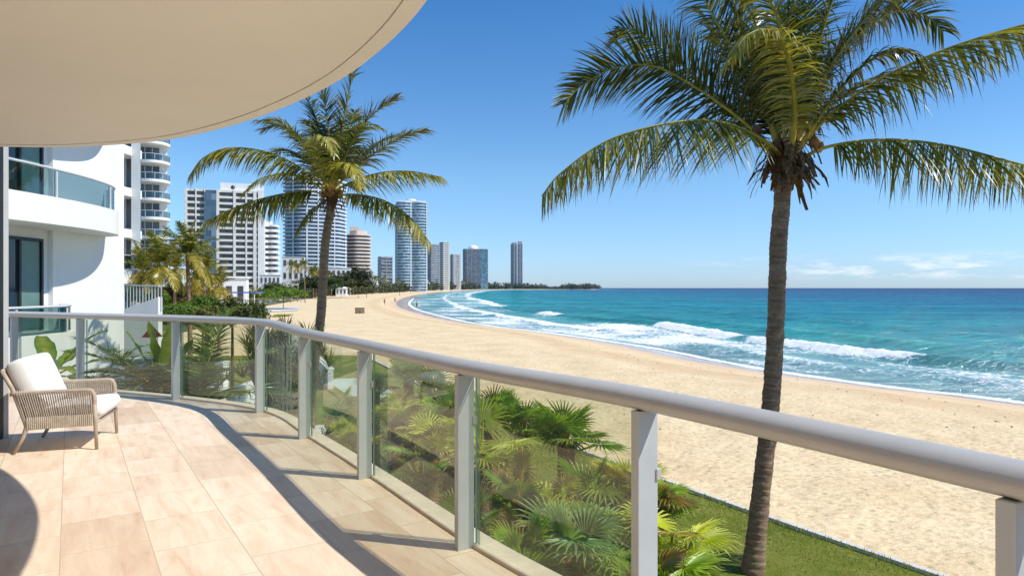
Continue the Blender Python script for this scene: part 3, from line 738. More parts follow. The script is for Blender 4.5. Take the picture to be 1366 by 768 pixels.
# ------------------------------------------------------------------ towers
def rot2(p,a): return (p[0]*math.cos(a)-p[1]*math.sin(a),p[0]*math.sin(a)+p[1]*math.cos(a))
def ccw(P):
    A=sum(P[i][0]*P[(i+1)%len(P)][1]-P[(i+1)%len(P)][0]*P[i][1] for i in range(len(P)))
    return P if A>0 else P[::-1]
def scalep(P,dx):
    n=len(P);out=[]
    for i in range(n):
        a=Vector(P[i-1]);b_=Vector(P[i]);c=Vector(P[(i+1)%n]);t1=(b_-a).normalized();t2=(c-b_).normalized()
        n1=Vector((t1.y,-t1.x));n2=Vector((t2.y,-t2.x));m=(n1+n2).normalized();k=1/max(.4,m.dot(n1));out.append(tuple(b_-m*dx*k))
    return out
def tower(name,label,x0,x1,ytop,Y,nf,foot,ang,slab,glass,par=.38,inset=.8,extra=None,base=-1.5,group=None,fins=(),finm=None,open_=False,cat='tower'):
    cx=gx((x0+x1)/2,Y);w=gx(x1,Y)-gx(x0,Y);H=(384-ytop)/F*Y+ZE
    t=thing(name,label,cat,(cx,Y,base+1.5),-math.atan2(cx,Y)*.9,group)
    fp=ccw(foot);fp=[rot2(p,ang) for p in fp]
    xs=[p[0] for p in fp];s=w/(max(xs)-min(xs));mx=(max(xs)+min(xs))/2
    fp=[((p[0]-mx)*s,p[1]*s) for p in fp]
    ins=scalep(fp,inset)
    fh=H/nf
    me0=None
    gb=MB();gb.prism(ins,0,fh*(1-par)-.001)
    sb=MB();sb.prism(fp,0,fh*par)
    for k in range(nf):
        z=k*fh
        if k==0: s0=sb.build('balcony',slab,t);g0=gb.build('window_band',glass,t);so_,go_=s0,g0
        else:
            so_=s0.copy();go_=g0.copy();C.objects.link(so_);C.objects.link(go_);so_.parent=t;go_.parent=t
        so_.location=(0,0,z);go_.location=(0,0,z+fh*par)
    b=MB();b.prism(scalep(fp,.3),H,H+fh*.35);rf=b.build('roof',slab,t)
    for (u,wd,dp) in fins:   # vertical piers on the front, u in -.5...5 across the perimeter direction
        # nearest front point
        X=u*w;fy=min((p[1] for p in fp if abs(p[0]-X)<w*.2),default=min(p[1] for p in fp))
        c=[p for p in fp];best=None
        for i in range(len(c)):
            a=c[i];d=c[(i+1)%len(c)]
            if (a[0]-X)*(d[0]-X)<=0 and a[0]!=d[0]:
                yy=a[1]+(d[1]-a[1])*(X-a[0])/(d[0]-a[0])
                if best is None or yy<best:best=yy
        b=MB();b.box((X,(best or fy)+dp/2-.25,H/2+fh*.2),(wd,dp,H+fh*.4));b.build('pier',finm or slab,t)
    if extra: extra(t,H,w,fh,fp)
    return t
def rrect(w,d,r,n=5):
    P=[]
    for (cx,cy,a0) in ((w/2-r,-d/2+r,-90),(w/2-r,d/2-r,0),(-w/2+r,d/2-r,90),(-w/2+r,-d/2+r,180)):
        for k in range(n+1):
            a=R(a0+90*k/n);P.append((cx+r*math.cos(a),cy+r*math.sin(a)))
    return P
def bowed(w,d,lobes,amp,n=40):
    P=[]
    for k in range(n+1):
        u=-.5+k/n;P.append((u*w,-d/2-amp*abs(math.sin(math.pi*lobes*(u+.5)))))
    P+=[(w/2,d/2),(-w/2,d/2)]
    return P
def ell(w,d,n=40): return [(w/2*math.cos(2*math.pi*k/n),d/2*math.sin(2*math.pi*k/n)) for k in range(n)]
# near round-balconied tower beside the neighbouring building
def x_a(t,H,w,fh,fp):
    b=MB();b.box((-w*.46,1,H/2),(w*.36,16,H));b.build('wall',M['whiteb'],t)
def near_tower():
    Y=112;t=thing('residential_tower','white tower with rounded stacked glass balconies rising behind left coconut palms','tower',(gx(206,Y),Y,0),-math.atan2(gx(206,Y),Y))
    H=30;fh=3.1
    b=MB();b.box((-1.8,6,H/2),(7.4,10,H));b.build('wall',M['whiteb'],t)
    first=None
    pts=catmull([Vector((-2.8,-.8,0)),Vector((-.6,-1.9,0)),Vector((1.2,-1.4,0)),Vector((2.25,.1,0)),Vector((2.35,1.6,0))],6)
    wf=None
    for k in range(10):
        z=k*fh+.65
        if first is None:
            b=MB();b.prism([(p.x,p.y) for p in pts]+[(2.35,3.4),(-2.8,3.4)],-.32,.10);first=o=b.build('balcony',M['whiteb'],t)
            g=MB();n=len(pts);g.add([(p.x,p.y,.1) for p in pts]+[(p.x,p.y,1.1) for p in pts],[(i,i+1,n+i+1,n+i) for i in range(n-1)]);gg=g.build('rail_glass',M['glassd'],o)
            g=MB();g.tube([(p.x,p.y,1.12) for p in pts],.05,6)
            for i in range(0,n,4): g.box((pts[i].x,pts[i].y,.6),(.07,.07,1))
            tr=g.build('top_rail',M['railfar'],o)
            b=MB();b.box((-.9,.93,1.4),(3.4,.1,2.3));wf=b.build('window',M['gdark'],t)
            b=MB()
            for xx in (-2.5,-1.4,-.3,.75): b.box((xx,.87,1.4),(.1,.06,2.3))
            ff=b.build('frame',M['railfar'],wf)
        else:
            o=first.copy();C.objects.link(o);o.parent=t
            for g0 in (gg,tr): g=g0.copy();C.objects.link(g);g.parent=o
            w2=wf.copy();C.objects.link(w2);w2.parent=t;f2=ff.copy();C.objects.link(f2);f2.parent=w2
        o.location=(0,0,z);(wf if k==0 else w2).location=(0,0,z)
near_tower()
def x1(t,H,w,fh,fp):
    b=MB();b.box((-w*.17,-8.6,H*.5),(w*.13,3,H+1));b.build('glass_column',M['gblue'],t)
    b=MB();b.box((w*.22,1,H+2.6),(w*.56,14,5.2));b.build('roof_block',M['whiteb'],t)
    b=MB();b.lathe([(1.0,0),(1.0,.25)],n=16);o=b.build('roof_vent',M['gdark'],t);o.rotation_euler=(R(90),0,0);o.location=(w*.1,-5.95,H+3)
    b=MB();b.box((w*.46,-3.0,H*.5+1),(w*.08,11,H+2));b.build('side_wall',M['whiteb'],t)
tower('residential_tower','wide white slab tower with dark window grid and blue glass strip',253,349,259,356,17,bowed(38,16,1,.01),0,M['cream'],M['gdark'],.36,1.1,x1,fins=[(-.48,1.2,2),(-.36,.6,2),(-.24,1.4,3),(-.09,1.3,3),(.12,1.3,2),(.27,.8,2),(.38,1.6,2)])
def x1b(t,H,w,fh,fp):
    b=MB();b.box((-w*.36,-1,H*.55),(w*.24,10,H*1.1));b.build('side_wall',M['whiteb'],t)
    b=MB();b.box((-w*.1,2,H+1.5),(w*.4,8,3));b.build('roof_block',M['whiteb'],t)
tower('residential_block','white stepped block with scalloped balconies beside the wide slab tower',348,373,303,372,13,bowed(11,9,2,1.0),R(-12),M['whiteb'],M['gdark'],.48,1.0,x1b)
b=None
def x2(t,H,w,fh,fp):
    b=MB();b.lathe([(w*.33,0),(w*.33,3),(w*.28,3.2),(w*.28,5)],c=(0,0,H+.8),n=32,smooth=False);b.build('roof_crown',M['cream'],t)
def lobed(w,d,n=72):
    P=[]
    for k in range(n):
        a=2*math.pi*k/n;r=1+.035*math.cos(6*a);P.append((w/2*r*math.cos(a),d/2*r*math.sin(a)))
    return P
tower('residential_tower','broad rounded tower with white balcony bands and dark blue glass behind the tall palm',380,462,243,570,30,lobed(50,36),R(15),M['bluewhite'],M['gblue'],.30,1.6,x2,fins=[(-.33,.8,1.5),(-.12,1.2,1.5),(.05,1.0,1.5),(.30,.8,1.5)])
def x3(t,H,w,fh,fp):
    b=MB();b.prism(scalep(fp,4),H+.8,H+4.5);b.build('roof_crown',M['beige'],t)
    b=MB();b.box((-w*.15,0,H+6),(w*.35,8,4));b.build('roof_block',M['beige'],t)
tower('residential_tower','brownish beige tower with wavy balcony bands, right of the tall palm trunk',461,495.5,315,600,16,lobed(22,20),R(25),M['beige'],M['gdark'],.42,1.3,x3)
tower('office_tower','small dark grey square tower left of the tall blue glass tower',503.5,524,344,900,10,rrect(20,18,1),R(20),M['hazegrey'],M['ggrey'],.25,.5,fins=[(.1,1.2,1.2)])
def x5(t,H,w,fh,fp):
    b=MB();b.box((0,1,H+1.5),(w*.9,w*.6,2.4));b.build('roof_band',M['bluewhite'],t)
    b=MB();b.lathe([(w*.16,0),(w*.16,2),(w*.10,3),(.1,3.4)],c=(0,0,H+2.71),n=16);b.build('roof_cap',M['bluewhite'],t)
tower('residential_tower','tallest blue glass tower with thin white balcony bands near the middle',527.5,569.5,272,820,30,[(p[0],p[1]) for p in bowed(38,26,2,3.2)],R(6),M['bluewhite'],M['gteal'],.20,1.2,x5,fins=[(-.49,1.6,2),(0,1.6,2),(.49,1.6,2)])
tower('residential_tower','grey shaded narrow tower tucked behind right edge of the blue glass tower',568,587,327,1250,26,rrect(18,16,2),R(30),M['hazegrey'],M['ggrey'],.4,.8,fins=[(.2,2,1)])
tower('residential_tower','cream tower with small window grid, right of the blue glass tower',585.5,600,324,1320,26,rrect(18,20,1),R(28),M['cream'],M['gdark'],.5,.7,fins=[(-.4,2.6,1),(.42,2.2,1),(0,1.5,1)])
tower('residential_tower','lower pale cream tower with vertical white piers before the domed tower',600,615,340,1600,20,rrect(18,18,1),R(20),M['cream'],M['ggrey'],.35,.7,fins=[(-.4,3.2,1),(-.05,2.5,1),(.42,3,1)])
def x7(t,H,w,fh,fp):
    b=MB();r=w*.2;b.lathe([(r,0),(r,1.5)]+[(r*math.cos(a),1.5+r*.75*math.sin(a)) for a in [R(15*k) for k in range(1,6)]]+[(.1,1.5+r*.76)],c=(-w*.08,0,H+.9),n=24);b.build('dome',M['whiteb'],t)
    b=MB();b.box((-w*.02,0,H+2.2),(w*.7,26,3));b.build('roof_block',M['whiteb'],t)
    b=MB();b.box((w*.34,-18,H*.49),(w*.30,12,H*.985));b.build('glass_bay',M['gteal'],t)
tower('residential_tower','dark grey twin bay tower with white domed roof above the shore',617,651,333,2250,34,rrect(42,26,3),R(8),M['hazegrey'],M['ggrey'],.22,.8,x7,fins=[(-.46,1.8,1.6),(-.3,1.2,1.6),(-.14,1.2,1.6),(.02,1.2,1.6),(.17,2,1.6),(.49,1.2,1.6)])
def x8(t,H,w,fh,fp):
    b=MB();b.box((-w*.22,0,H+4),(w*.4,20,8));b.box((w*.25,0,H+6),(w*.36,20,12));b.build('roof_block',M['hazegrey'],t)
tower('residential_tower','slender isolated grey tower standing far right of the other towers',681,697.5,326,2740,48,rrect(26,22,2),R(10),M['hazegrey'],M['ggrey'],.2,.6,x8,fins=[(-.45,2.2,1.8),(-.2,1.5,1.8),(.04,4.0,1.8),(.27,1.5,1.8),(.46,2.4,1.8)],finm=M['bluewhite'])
# low white buildings
def lowbuild(label,x0,x1,yt,yb,Y,rows,cols,roof=None,cat='building',mat='whiteb',depth=10,rz=0,name='low_building'):
    w=gx(x1,Y)-gx(x0,Y);zt=ZE-(yt-384)/F*Y;t=thing(name,label,cat,(gx((x0+x1)/2,Y),Y,0),rz-math.atan2(gx((x0+x1)/2,Y),Y)*.8)
    depth=max(depth,w*.5);H=zt if not roof else zt*.6
    b=MB();b.box((0,depth/2,H/2-.5),(w,depth,H+1));b.build('wall',M[mat],t)
    if roof:
        b=MB();o=.6;b.add([(-w/2-o,-o,H),(w/2+o,-o,H),(w/2+o,depth+o,H),(-w/2-o,depth+o,H),(-w*.22,depth/2,zt),(w*.22,depth/2,zt)],[(0,1,5,4),(1,2,5),(2,3,4,5),(3,0,4),(3,2,1,0)]);b.build('roof',M[roof],t)
    else:
        b=MB();b.box((0,depth/2,H+.15),(w+.5,depth+.5,.3));b.build('roof',M[mat],t)
    wb=MB();ww=w/cols*.5;wh=H/rows*.45;wb.box((0,0,0),(ww,.12,wh));w0=wb.build('window',M['gdark'],t);w0.location=(-w/2+w/cols*.5,-.03,H/rows*.55)
    fb=MB();fb.box((0,-.05,-wh/2-.07),(ww*1.1,.2,.12));f0=fb.build('sill',M[mat],w0)
    for r in range(rows):
        for c in range(cols):
            if r==c==0: continue
            o=w0.copy();C.objects.link(o);o.parent=t;o.location=(-w/2+w/cols*(c+.5),-.03,H/rows*(r+.55));s=f0.copy();C.objects.link(s);s.parent=o
    return t
lowbuild('white flat roofed beach villa behind blue sunshade, left of tall palm',284,327,371,392,125,1,3,mat='whiteb',depth=8,name='villa')
lowbuild('long white low block with dark windows at foot of broad rounded tower',411,467,358,380,430,3,9,depth=14)
lowbuild('small white block with rounded roof terrace between stepped block and palm cluster',377,405,343,372,420,3,4,depth=12)
lowbuild('pale podium with dark openings below the stepped white block',347,373,367,384,340,2,5,depth=8)
for i,(x0,x1,yt,lab) in enumerate([(448,462,377,'small white beach house with grey roof below the beige tower'),(496,504,372,'small white house between the beige tower and dark tower'),(561,573,372,'white villa with pitched roof at foot of the blue tower'),(626,638,378,'white hip roofed villa under the domed tower'),(643,651,379,'middle white villa with pale roof right of the domed tower'),(662,673,378.5,'white roofed villa halfway between domed and slender towers'),(677,684,380,'small white villa at foot of slender far tower')]):
    lowbuild(lab,x0,x1,yt,384,[380,560,1120,2300,2450,2560,2650][i],1,3,roof='whiteb',depth=12,name='villa',mat='whiteb',cat='house')
# ------------------------------------------------------------------ vegetation
G1=(.042,.072,.009);G2=(.115,.145,.016);GY=(.42,.34,.035);BR=(.22,.12,.045);PALE=(.42,.38,.16);DK=(.018,.035,.008)
def cmix(a,b_,t): return tuple(a[i]*(1-t)+b_[i]*t for i in range(3))
def frond(mb,pet,ctrl,n=90,L=.75,droop=.6,w=.034,tone=(G1,G2),brown=.15,vee=.25,twist=0,start=.14,lean=.75,gap=.10,base_r=.05,yellow=.35,tail=1.0):
    pts=catmull([Vector(c) for c in ctrl],14);m=len(pts)-1
    # petiole / rachis
    rr_=[base_r*(1-.84*(i/m)**.55)+.003 for i in range(m+1)]
    pcol=[]
    for i in range(m+1):
        c=cmix((1.25,1.1,1.0),(.5,.66,.7),min(1,(i/m)*1.5))
        pcol+= [c]*6
    pet.tube(pts,rr_,6,col=pcol,cap=False,sq=.75)
    cum=[0]
    for i in range(m): cum.append(cum[-1]+(pts[i+1]-pts[i]).length)
    tot=cum[-1]
    def pos(t):
        s=t*tot;i=min(m-1,max(0,int(np.searchsorted(cum,s))-1));u=(s-cum[i])/max(1e-6,cum[i+1]-cum[i]);return pts[i].lerp(pts[i+1],u),(pts[i+1]-pts[i]).normalized()
    for side in (-1,1):
        for k in range(n):
            if random.random()<gap: continue
            t=start+(1-start)*(k+random.uniform(-.35,.35))/n;t=min(max(t,start),.995)
            p,T=pos(t)
            S=T.cross(Vector((0,0,1)))
            if S.length<.15:S=T.cross(Vector((0,1,0)))
            S.normalize();N_=S.cross(T).normalized()
            if twist: 
                q=Matrix.Rotation(twist,3,T);S=q@S;N_=q@N_
            u=(t-start)/(1-start)
            prof=(.55+.45*min(1,u/.22)) * (1-.62*max(0,(u-.35)/.65)**1.3)
            l=L*prof*random.uniform(.86,1.08)
            fw=lean*(.5+.2*u+1.1*u*u);
            d=(S*side+T*fw+N_*vee+Vector((random.gauss(0,.13),random.gauss(0,.13),random.gauss(0,.13)))).normalized()
            wd=d.cross(N_).normalized()
            roll=random.gauss(0,.5);wd=(wd*math.cos(roll)+d.cross(wd)*math.sin(roll)).normalized()
            ww=w*DEN*random.uniform(.75,1.2)
            tn=random.random();base=cmix(tone[0],tone[1],tn)
            if random.random()<yellow*(.3+u): base=cmix(base,GY,random.uniform(.3,.8))
            dry=random.random()<brown*(.4+u*1.1)
            q=p.copy();vs=[];cs=[];segs=5;dr=droop*random.uniform(.7,1.3)
            for s in range(segs+1):
                f=s/segs
                wv=ww*(.55+.9*f if f<.3 else .82*(1-(f-.3)/.7)**.8+.02)
                vs+= [q-wd*wv*.5,q+wd*wv*.5]
                c=cmix(base,BR,max(0,(f-.45))*1.7) if dry else cmix(base,GY,.18*f)
                cs+= [c,c]
                d=(d+Vector((0,0,-dr*.42))*(.35+f)).normalized()
                q=q+d*(l/segs)
            mb.add(vs,[(2*s,2*s+1,2*s+3,2*s+2) for s in range(segs)],cs)
DEN=1.0
def fibre(mb,n,r0,r1,zlo,zhi,ln):
    for i in range(n):
        a=random.random()*6.28;r=random.uniform(r0,r1);z=random.uniform(zlo,zhi);l=ln*random.uniform(.5,1.2);w=random.uniform(.02,.07)
        p=Vector((r*math.cos(a),r*math.sin(a),z));o=Vector((math.cos(a),math.sin(a),0));t=Vector((-math.sin(a),math.cos(a),0))
        vs=[];d=(o*random.uniform(.5,1.3)+Vector((0,0,random.uniform(-.3,.6)))).normalized()
        for s in range(5):
            f=s/4;wv=w*(1-.6*f)*random.uniform(.7,1.2);vs+=[p-t*wv+o*random.uniform(-.01,.01),p+t*wv];d=(d+Vector((0,0,-.55))+t*random.uniform(-.3,.3)).normalized();p=p+d*l/4
        mb.add(vs,[(2*s,2*s+1,2*s+3,2*s+2) for s in range(4)],(1,1,1))
def trunkmesh(mb,path,r0,r1,flare=1.3,ring=.035,n=20,amp=.05):
    P=catmull([Vector(p) for p in path],40);L=sum((P[i+1]-P[i]).length for i in range(len(P)-1))
    N_=max(20,int(L/ring*2));out=[];rad=[];cols=[]
    for i in range(N_+1):
        t=i/N_*(len(P)-1);k=min(int(t),len(P)-2);out.append(P[k].lerp(P[k+1],t-k))
        u=i/N_;r=(r0*(1-u)+r1*u)*(1+(flare-1)*math.exp(-u*L/.45))
        saw=(i%6)/6.0
        r*=1+amp*1.3*(saw-.5)+.035*mnoise.noise(Vector((0,0,i*.11)))
        rad.append(r);c=.62+.55*saw*random.uniform(.6,1.2)
        cols+= [(c,c*.97,c*.93)]*n
    cols=[tuple(min(1.3,x*random.uniform(.75,1.2)) for x in c) for c in cols]
    b0=len(mb.v);mb.tube(out,rad,n,col=cols)
    for i in range(b0,len(mb.v)):
        v=Vector(mb.v[i]);d=mnoise.noise(v*6)*.012+mnoise.noise(v*Vector((20,20,30)).x*.8)*.004
        k=(i-b0)//n;c=out[min(k,len(out)-1)];mb.v[i]=tuple(v+(v-c).normalized()*d)

# ---- the big palm at the right
Yp=10.8
def P1(px,py,dy=0): 
    v=at(px,py,Yp);v.y=Yp+dy;return v
big=thing('coconut_palm','large coconut palm leaning on the lawn edge in front of the sea','palm tree',(gx(1003,Yp),Yp,.03))
def PB(mb,name,mat,**k):
    o=mb.build(name,mat,big,**k);o.location=-big.location;return o
b=MB();trunkmesh(b,[at(1004,764,Yp),at(1016,650,Yp),at(1028,540,Yp),at(1035,430,Yp),at(1038,330,Yp),at(1044,262,Yp),at(1047,226,Yp)],.142,.126,1.32,.03,28,.05);PB(b,'trunk',M['trunk'])
cr=MB();pt=MB()
T_=(G1,G2);D_=((.016,.034,.006),(.065,.09,.013))
FR=[ # (points px,py,dy) , kwargs
 ([(1040,212,-.1),(1010,193,-.3),(945,178,-.7),(880,184,-1.0),(800,208,-1.2),(742,248,-1.3),(718,276,-1.3)],dict(n=125,L=1.15,droop=.42,w=.026,tone=(G1,G2),brown=.4,vee=-.7,yellow=.6,lean=.55)),
 ([(1042,205,.1),(1005,160,.3),(945,112,.4),(880,78,.4),(820,84,.3),(775,112,.2),(752,138,.1)],dict(n=120,L=.98,droop=.25,w=.024,tone=D_,brown=.03,vee=.1,twist=.9,yellow=.1)),
 ([(1044,200,.3),(1010,140,.8),(965,80,1.2),(910,25,1.4),(860,-2,1.3),(832,14,1.1)],dict(n=110,L=.95,droop=.35,tone=D_,twist=.6,yellow=.08,brown=.03)),
 ([(1046,200,.2),(1030,120,.5),(995,50,.6),(955,-20,.6),(925,-75,.5),(890,-110,.3)],dict(n=105,L=.95,droop=.45,tone=D_,twist=.4,yellow=.15)),
 ([(1050,200,.2),(1052,120,.7),(1050,40,1.1),(1040,-50,1.3),(1030,-130,1.2)],dict(n=105,L=.95,droop=.5,tone=D_,twist=.2,yellow=.1)),
 ([(1052,205,-.15),(1063,130,-.35),(1080,50,-.5),(1095,-10,-.65),(1100,-80,-.9)],dict(n=90,L=.72,droop=.9,tone=D_,twist=.1,yellow=.3,base_r=.06)),
 ([(1055,203,.1),(1090,130,.4),(1135,70,.6),(1185,18,.7),(1240,-22,.6),(1275,-32,.5)],dict(n=110,L=.95,droop=.55,tone=D_,twist=-.3,yellow=.15)),
 ([(1055,212,-.1),(1085,170,-.3),(1140,126,-.5),(1210,92,-.7),(1290,68,-.9),(1366,52,-1.0),(1420,58,-1.1)],dict(n=130,L=1.05,droop=.5,w=.027,tone=(G1,G2),vee=-.5,yellow=.3,brown=.1,base_r=.05)),
 ([(1058,218,-.1),(1095,200,-.2),(1160,193,-.35),(1230,202,-.5),(1300,222,-.6),(1362,243,-.7),(1400,268,-.8)],dict(n=120,L=1.05,droop=.5,w=.026,tone=(G1,G2),vee=-.8,yellow=.45,brown=.45,lean=.55)),
 ([(1047,210,-.2),(1040,160,-.6),(1015,105,-1.05),(985,85,-1.35),(952,96,-1.55),(925,132,-1.7)],dict(n=85,L=.62,droop=1.0,w=.03,tone=(G2,PALE),vee=.0,yellow=.7,brown=.15,base_r=.055)),
 ([(1050,205,.4),(1080,120,1.2),(1120,40,1.9),(1150,-20,2.3),(1190,-60,2.5)],dict(n=95,L=.9,droop=.5,tone=D_,yellow=.1)),
 ([(1048,205,.4),(1010,120,1.3),(960,60,2.0),(930,20,2.5),(900,10,2.8)],dict(n=95,L=.9,droop=.6,tone=D_,yellow=.1)),
 ([(1050,205,.3),(1045,110,1.0),(1010,30,1.5),(980,-40,1.8)],dict(n=90,L=.95,droop=.7,tone=D_,yellow=.1)),
 ([(1050,205,.3),(1070,110,1.0),(1100,20,1.6),(1135,-60,1.9)],dict(n=90,L=.95,droop=.7,tone=D_,yellow=.1)),
 ([(1054,208,-.2),(1090,145,-.5),(1130,100,-.7),(1165,95,-.9),(1185,120,-1.0)],dict(n=80,L=.62,droop=1.0,tone=D_,yellow=.3,brown=.1)),
 ([(1048,200,-.2),(1035,130,-.6),(1010,60,-.9),(975,15,-1.1),(945,10,-1.3)],dict(n=90,L=.8,droop=.9,tone=D_,yellow=.25)),
 ([(1052,200,-.2),(1078,120,-.5),(1120,50,-.8),(1160,15,-1.1),(1195,15,-1.3)],dict(n=90,L=.8,droop=.85,tone=D_,yellow=.2)),
 ([(1047,200,.2),(1020,90,.3),(985,0,.3),(955,-70,.2)],dict(n=100,L=1.0,droop=.5,tone=D_,twist=-.4,yellow=.12)),
 ([(1050,200,.2),(1065,90,.2),(1085,0,.2),(1115,-80,.1)],dict(n=100,L=1.0,droop=.5,tone=D_,twist=.6,yellow=.12)),
 ([(1054,205,.2),(1100,115,.2),(1150,45,.3),(1205,5,.4),(1250,5,.4),(1280,30,.4)],dict(n=100,L=.95,droop=.6,tone=D_,twist=-.6,yellow=.12)),
 ([(1050,200,.5),(1060,100,1.0),(1040,20,1.5),(1000,-20,2.0)],dict(n=90,L=1.0,droop=.6,tone=D_,twist=.9,yellow=.1)),
 ([(1054,208,.2),(1105,155,.5),(1165,105,.8),(1230,75,1.0),(1290,80,1.1)],dict(n=90,L=.85,droop=.7,tone=D_,yellow=.12)),
 ([(1048,200,0),(1040,140,-.1),(1040,70,-.1),(1055,0,-.2),(1062,-60,-.3)],dict(n=85,L=.85,droop=.35,tone=D_,yellow=.15)),
]
for pts,kw in FR:
    kw['n']=int(kw['n']*1.35);kw['L']*=1.08;kw['w']=kw.get('w',.024)*1.55;kw['yellow']=kw['yellow']+(.05 if kw['tone'] is D_ else .2);frond(cr,pt,[P1(*p) for p in pts],**kw)
co=PB(cr,'crown',M['leaf']);co2=pt.build('petioles',M['petiole'],co)
fb=MB();fibre(fb,120,.12,.26,-.30,.34,.52)
for k in range(16):
    a=random.random()*6.28;p=Vector((.13*math.cos(a),.13*math.sin(a),random.uniform(-.12,.12)))
    fb.tube([p,p+Vector((.1*math.cos(a),.1*math.sin(a),.12)),p+Vector((.16*math.cos(a),.16*math.sin(a),.22))],[.05,.035,.012],6)
fb.lathe([(.13,-.38),(.24,-.18),(.23,.05),(.12,.28)],n=14)
o=fb.build('fibre_sheath',M['fibre'],big);o.location=at(1048,212,Yp)-big.location
o.rotation_euler=(0,0,.5)
for (px,py,dy,c) in [(1062,172,-.25,(1,1,.5)),(1082,192,-.1,(.9,.55,.6)),(1092,196,0,(.75,.4,.5)),(1008,176,-.05,(.35,.22,.4)),(1085,176,.1,(.5,.35,.5)),(1018,186,.15,(.3,.2,.4))]:
    b=MB();b.lathe([(.01,-.10),(.05,-.085),(.078,-.03),(.08,.02),(.06,.08),(.02,.105)],n=14,col=c);o=b.build('coconut',M['nut'],big);o.location=P1(px,py,dy)-big.location;o.rotation_euler=(random.uniform(-.5,.5),random.uniform(-.5,.5),0)

# ---- the tall slim palm at the left
Yl=19.0
sl=thing('coconut_palm','slim curved coconut palm rising left of centre in front of the towers','palm tree',(gx(413,Yl),Yl,.03))
def PL(px,py,dy=0): v=at(px,py,Yl);v.y+=dy;return v
b=MB();trunkmesh(b,[at(411,600,Yl),at(414,530,Yl),at(421,470,Yl),at(428,420,Yl),at(431,370,Yl),at(434,325,Yl),at(441,280,Yl),at(443,262,Yl)],.145,.108,1.3,.045,20,.05);o=b.build('trunk',M['trunk'],sl);o.location=-sl.location
cr=MB();pt=MB()
L_=(G1,cmix(G2,GY,.25))
FL=[
 ([(440,258,-.1),(415,232,-.4),(375,212,-.8),(330,208,-1.1),(300,222,-1.3),(284,246,-1.4)],dict(n=95,L=.95,droop=.5,tone=L_,yellow=.45,vee=-.5,w=.033)),
 ([(440,262,-.1),(412,257,-.3),(370,266,-.6),(330,281,-.8),(296,300,-1.0)],dict(n=90,L=.9,droop=.5,tone=L_,yellow=.6,brown=.2,w=.033,vee=-.7)),
 ([(440,264,0),(425,278,-.2),(412,296,-.4),(402,316,-.5)],dict(n=60,L=.5,droop=1.1,tone=L_,yellow=.6,brown=.2,w=.03)),
 ([(440,252,.1),(420,215,.3),(392,180,.5),(365,162,.6),(342,166,.6)],dict(n=80,L=.85,droop=.45,tone=D_,yellow=.1,w=.03)),
 ([(440,250,.1),(428,190,.3),(410,140,.4),(392,112,.4),(372,105,.3)],dict(n=80,L=.85,droop=.35,tone=D_,yellow=.12,w=.03)),
 ([(441,250,0),(440,190,0),(434,140,-.1),(424,105,-.2),(412,95,-.3)],dict(n=80,L=.8,droop=.35,tone=D_,yellow=.2,w=.03)),
 ([(442,250,.1),(450,190,.2),(460,140,.2),(466,108,.2),(468,95,.2)],dict(n=80,L=.8,droop=.35,tone=D_,yellow=.15,w=.03)),
 ([(443,250,0),(462,200,.1),(485,162,.2),(508,138,.3),(528,126,.3)],dict(n=80,L=.82,droop=.35,tone=D_,yellow=.15,w=.03)),
 ([(444,254,-.1),(475,228,-.2),(510,204,-.4),(545,186,-.5),(572,180,-.6)],dict(n=80,L=.8,droop=.5,tone=D_,yellow=.2,w=.03)),
 ([(444,258,-.1),(475,245,-.4),(515,236,-.7),(555,236,-.9),(595,245,-1.1)],dict(n=85,L=.85,droop=.5,tone=L_,yellow=.55,brown=.1,w=.033,vee=-.5)),
 ([(444,262,-.1),(480,262,-.4),(520,272,-.6),(555,296,-.8),(580,328,-.9)],dict(n=85,L=.9,droop=.5,tone=L_,yellow=.7,brown=.15,w=.033,vee=-.7)),
 ([(441,256,-.2),(436,220,-.7),(440,200,-1.1),(455,200,-1.5),(468,222,-1.7)],dict(n=70,L=.6,droop=1.0,tone=(G2,PALE),yellow=.6,w=.035)),
 ([(441,256,-.2),(455,235,-.7),(475,228,-1.2),(490,240,-1.5),(500,262,-1.7)],dict(n=65,L=.6,droop=1.0,tone=(G2,GY),yellow=.6,w=.035)),
 ([(440,254,.3),(425,200,1.0),(405,160,1.5),(385,140,1.8)],dict(n=70,L=.8,droop=.5,tone=D_,yellow=.1,w=.03)),
 ([(441,252,.3),(445,195,1.0),(450,150,1.5),(452,125,1.9)],dict(n=70,L=.8,droop=.5,tone=D_,yellow=.1,w=.03)),
 ([(443,252,.3),(465,205,1.0),(495,172,1.6),(520,160,2.0)],dict(n=70,L=.8,droop=.5,tone=D_,yellow=.1,w=.03)),
 ([(438,254,.2),(410,218,.7),(380,195,1.1),(352,188,1.4),(330,196,1.6)],dict(n=70,L=.78,droop=.6,tone=D_,yellow=.2,w=.03)),
 ([(439,258,0),(425,225,-.3),(405,190,-.6),(385,172,-.9),(365,175,-1.2)],dict(n=70,L=.7,droop=.7,tone=L_,yellow=.2,w=.03)),
 ([(444,256,0),(462,222,-.4),(480,192,-.7),(500,178,-1),(520,185,-1.2)],dict(n=70,L=.7,droop=.7,tone=L_,yellow=.2,w=.03)),
 ([(440,260,-.2),(420,245,-.6),(395,240,-1.0),(372,250,-1.4),(355,268,-1.6)],dict(n=65,L=.65,droop=1.0,tone=L_,yellow=.4,w=.03)),
]
for pts,kw in FL:
    kw['n']=int(kw['n']*1.35);kw['L']*=1.22 if kw['tone'] is D_ else 1.1;kw['w']*=1.55;kw['yellow']=kw['yellow']+.15;frond(cr,pt,[PL(*p) for p in pts],base_r=.045,**kw)
co=cr.build('crown',M['leaf'],sl);co.location=-sl.location;pt.build('petioles',M['petiole'],co)
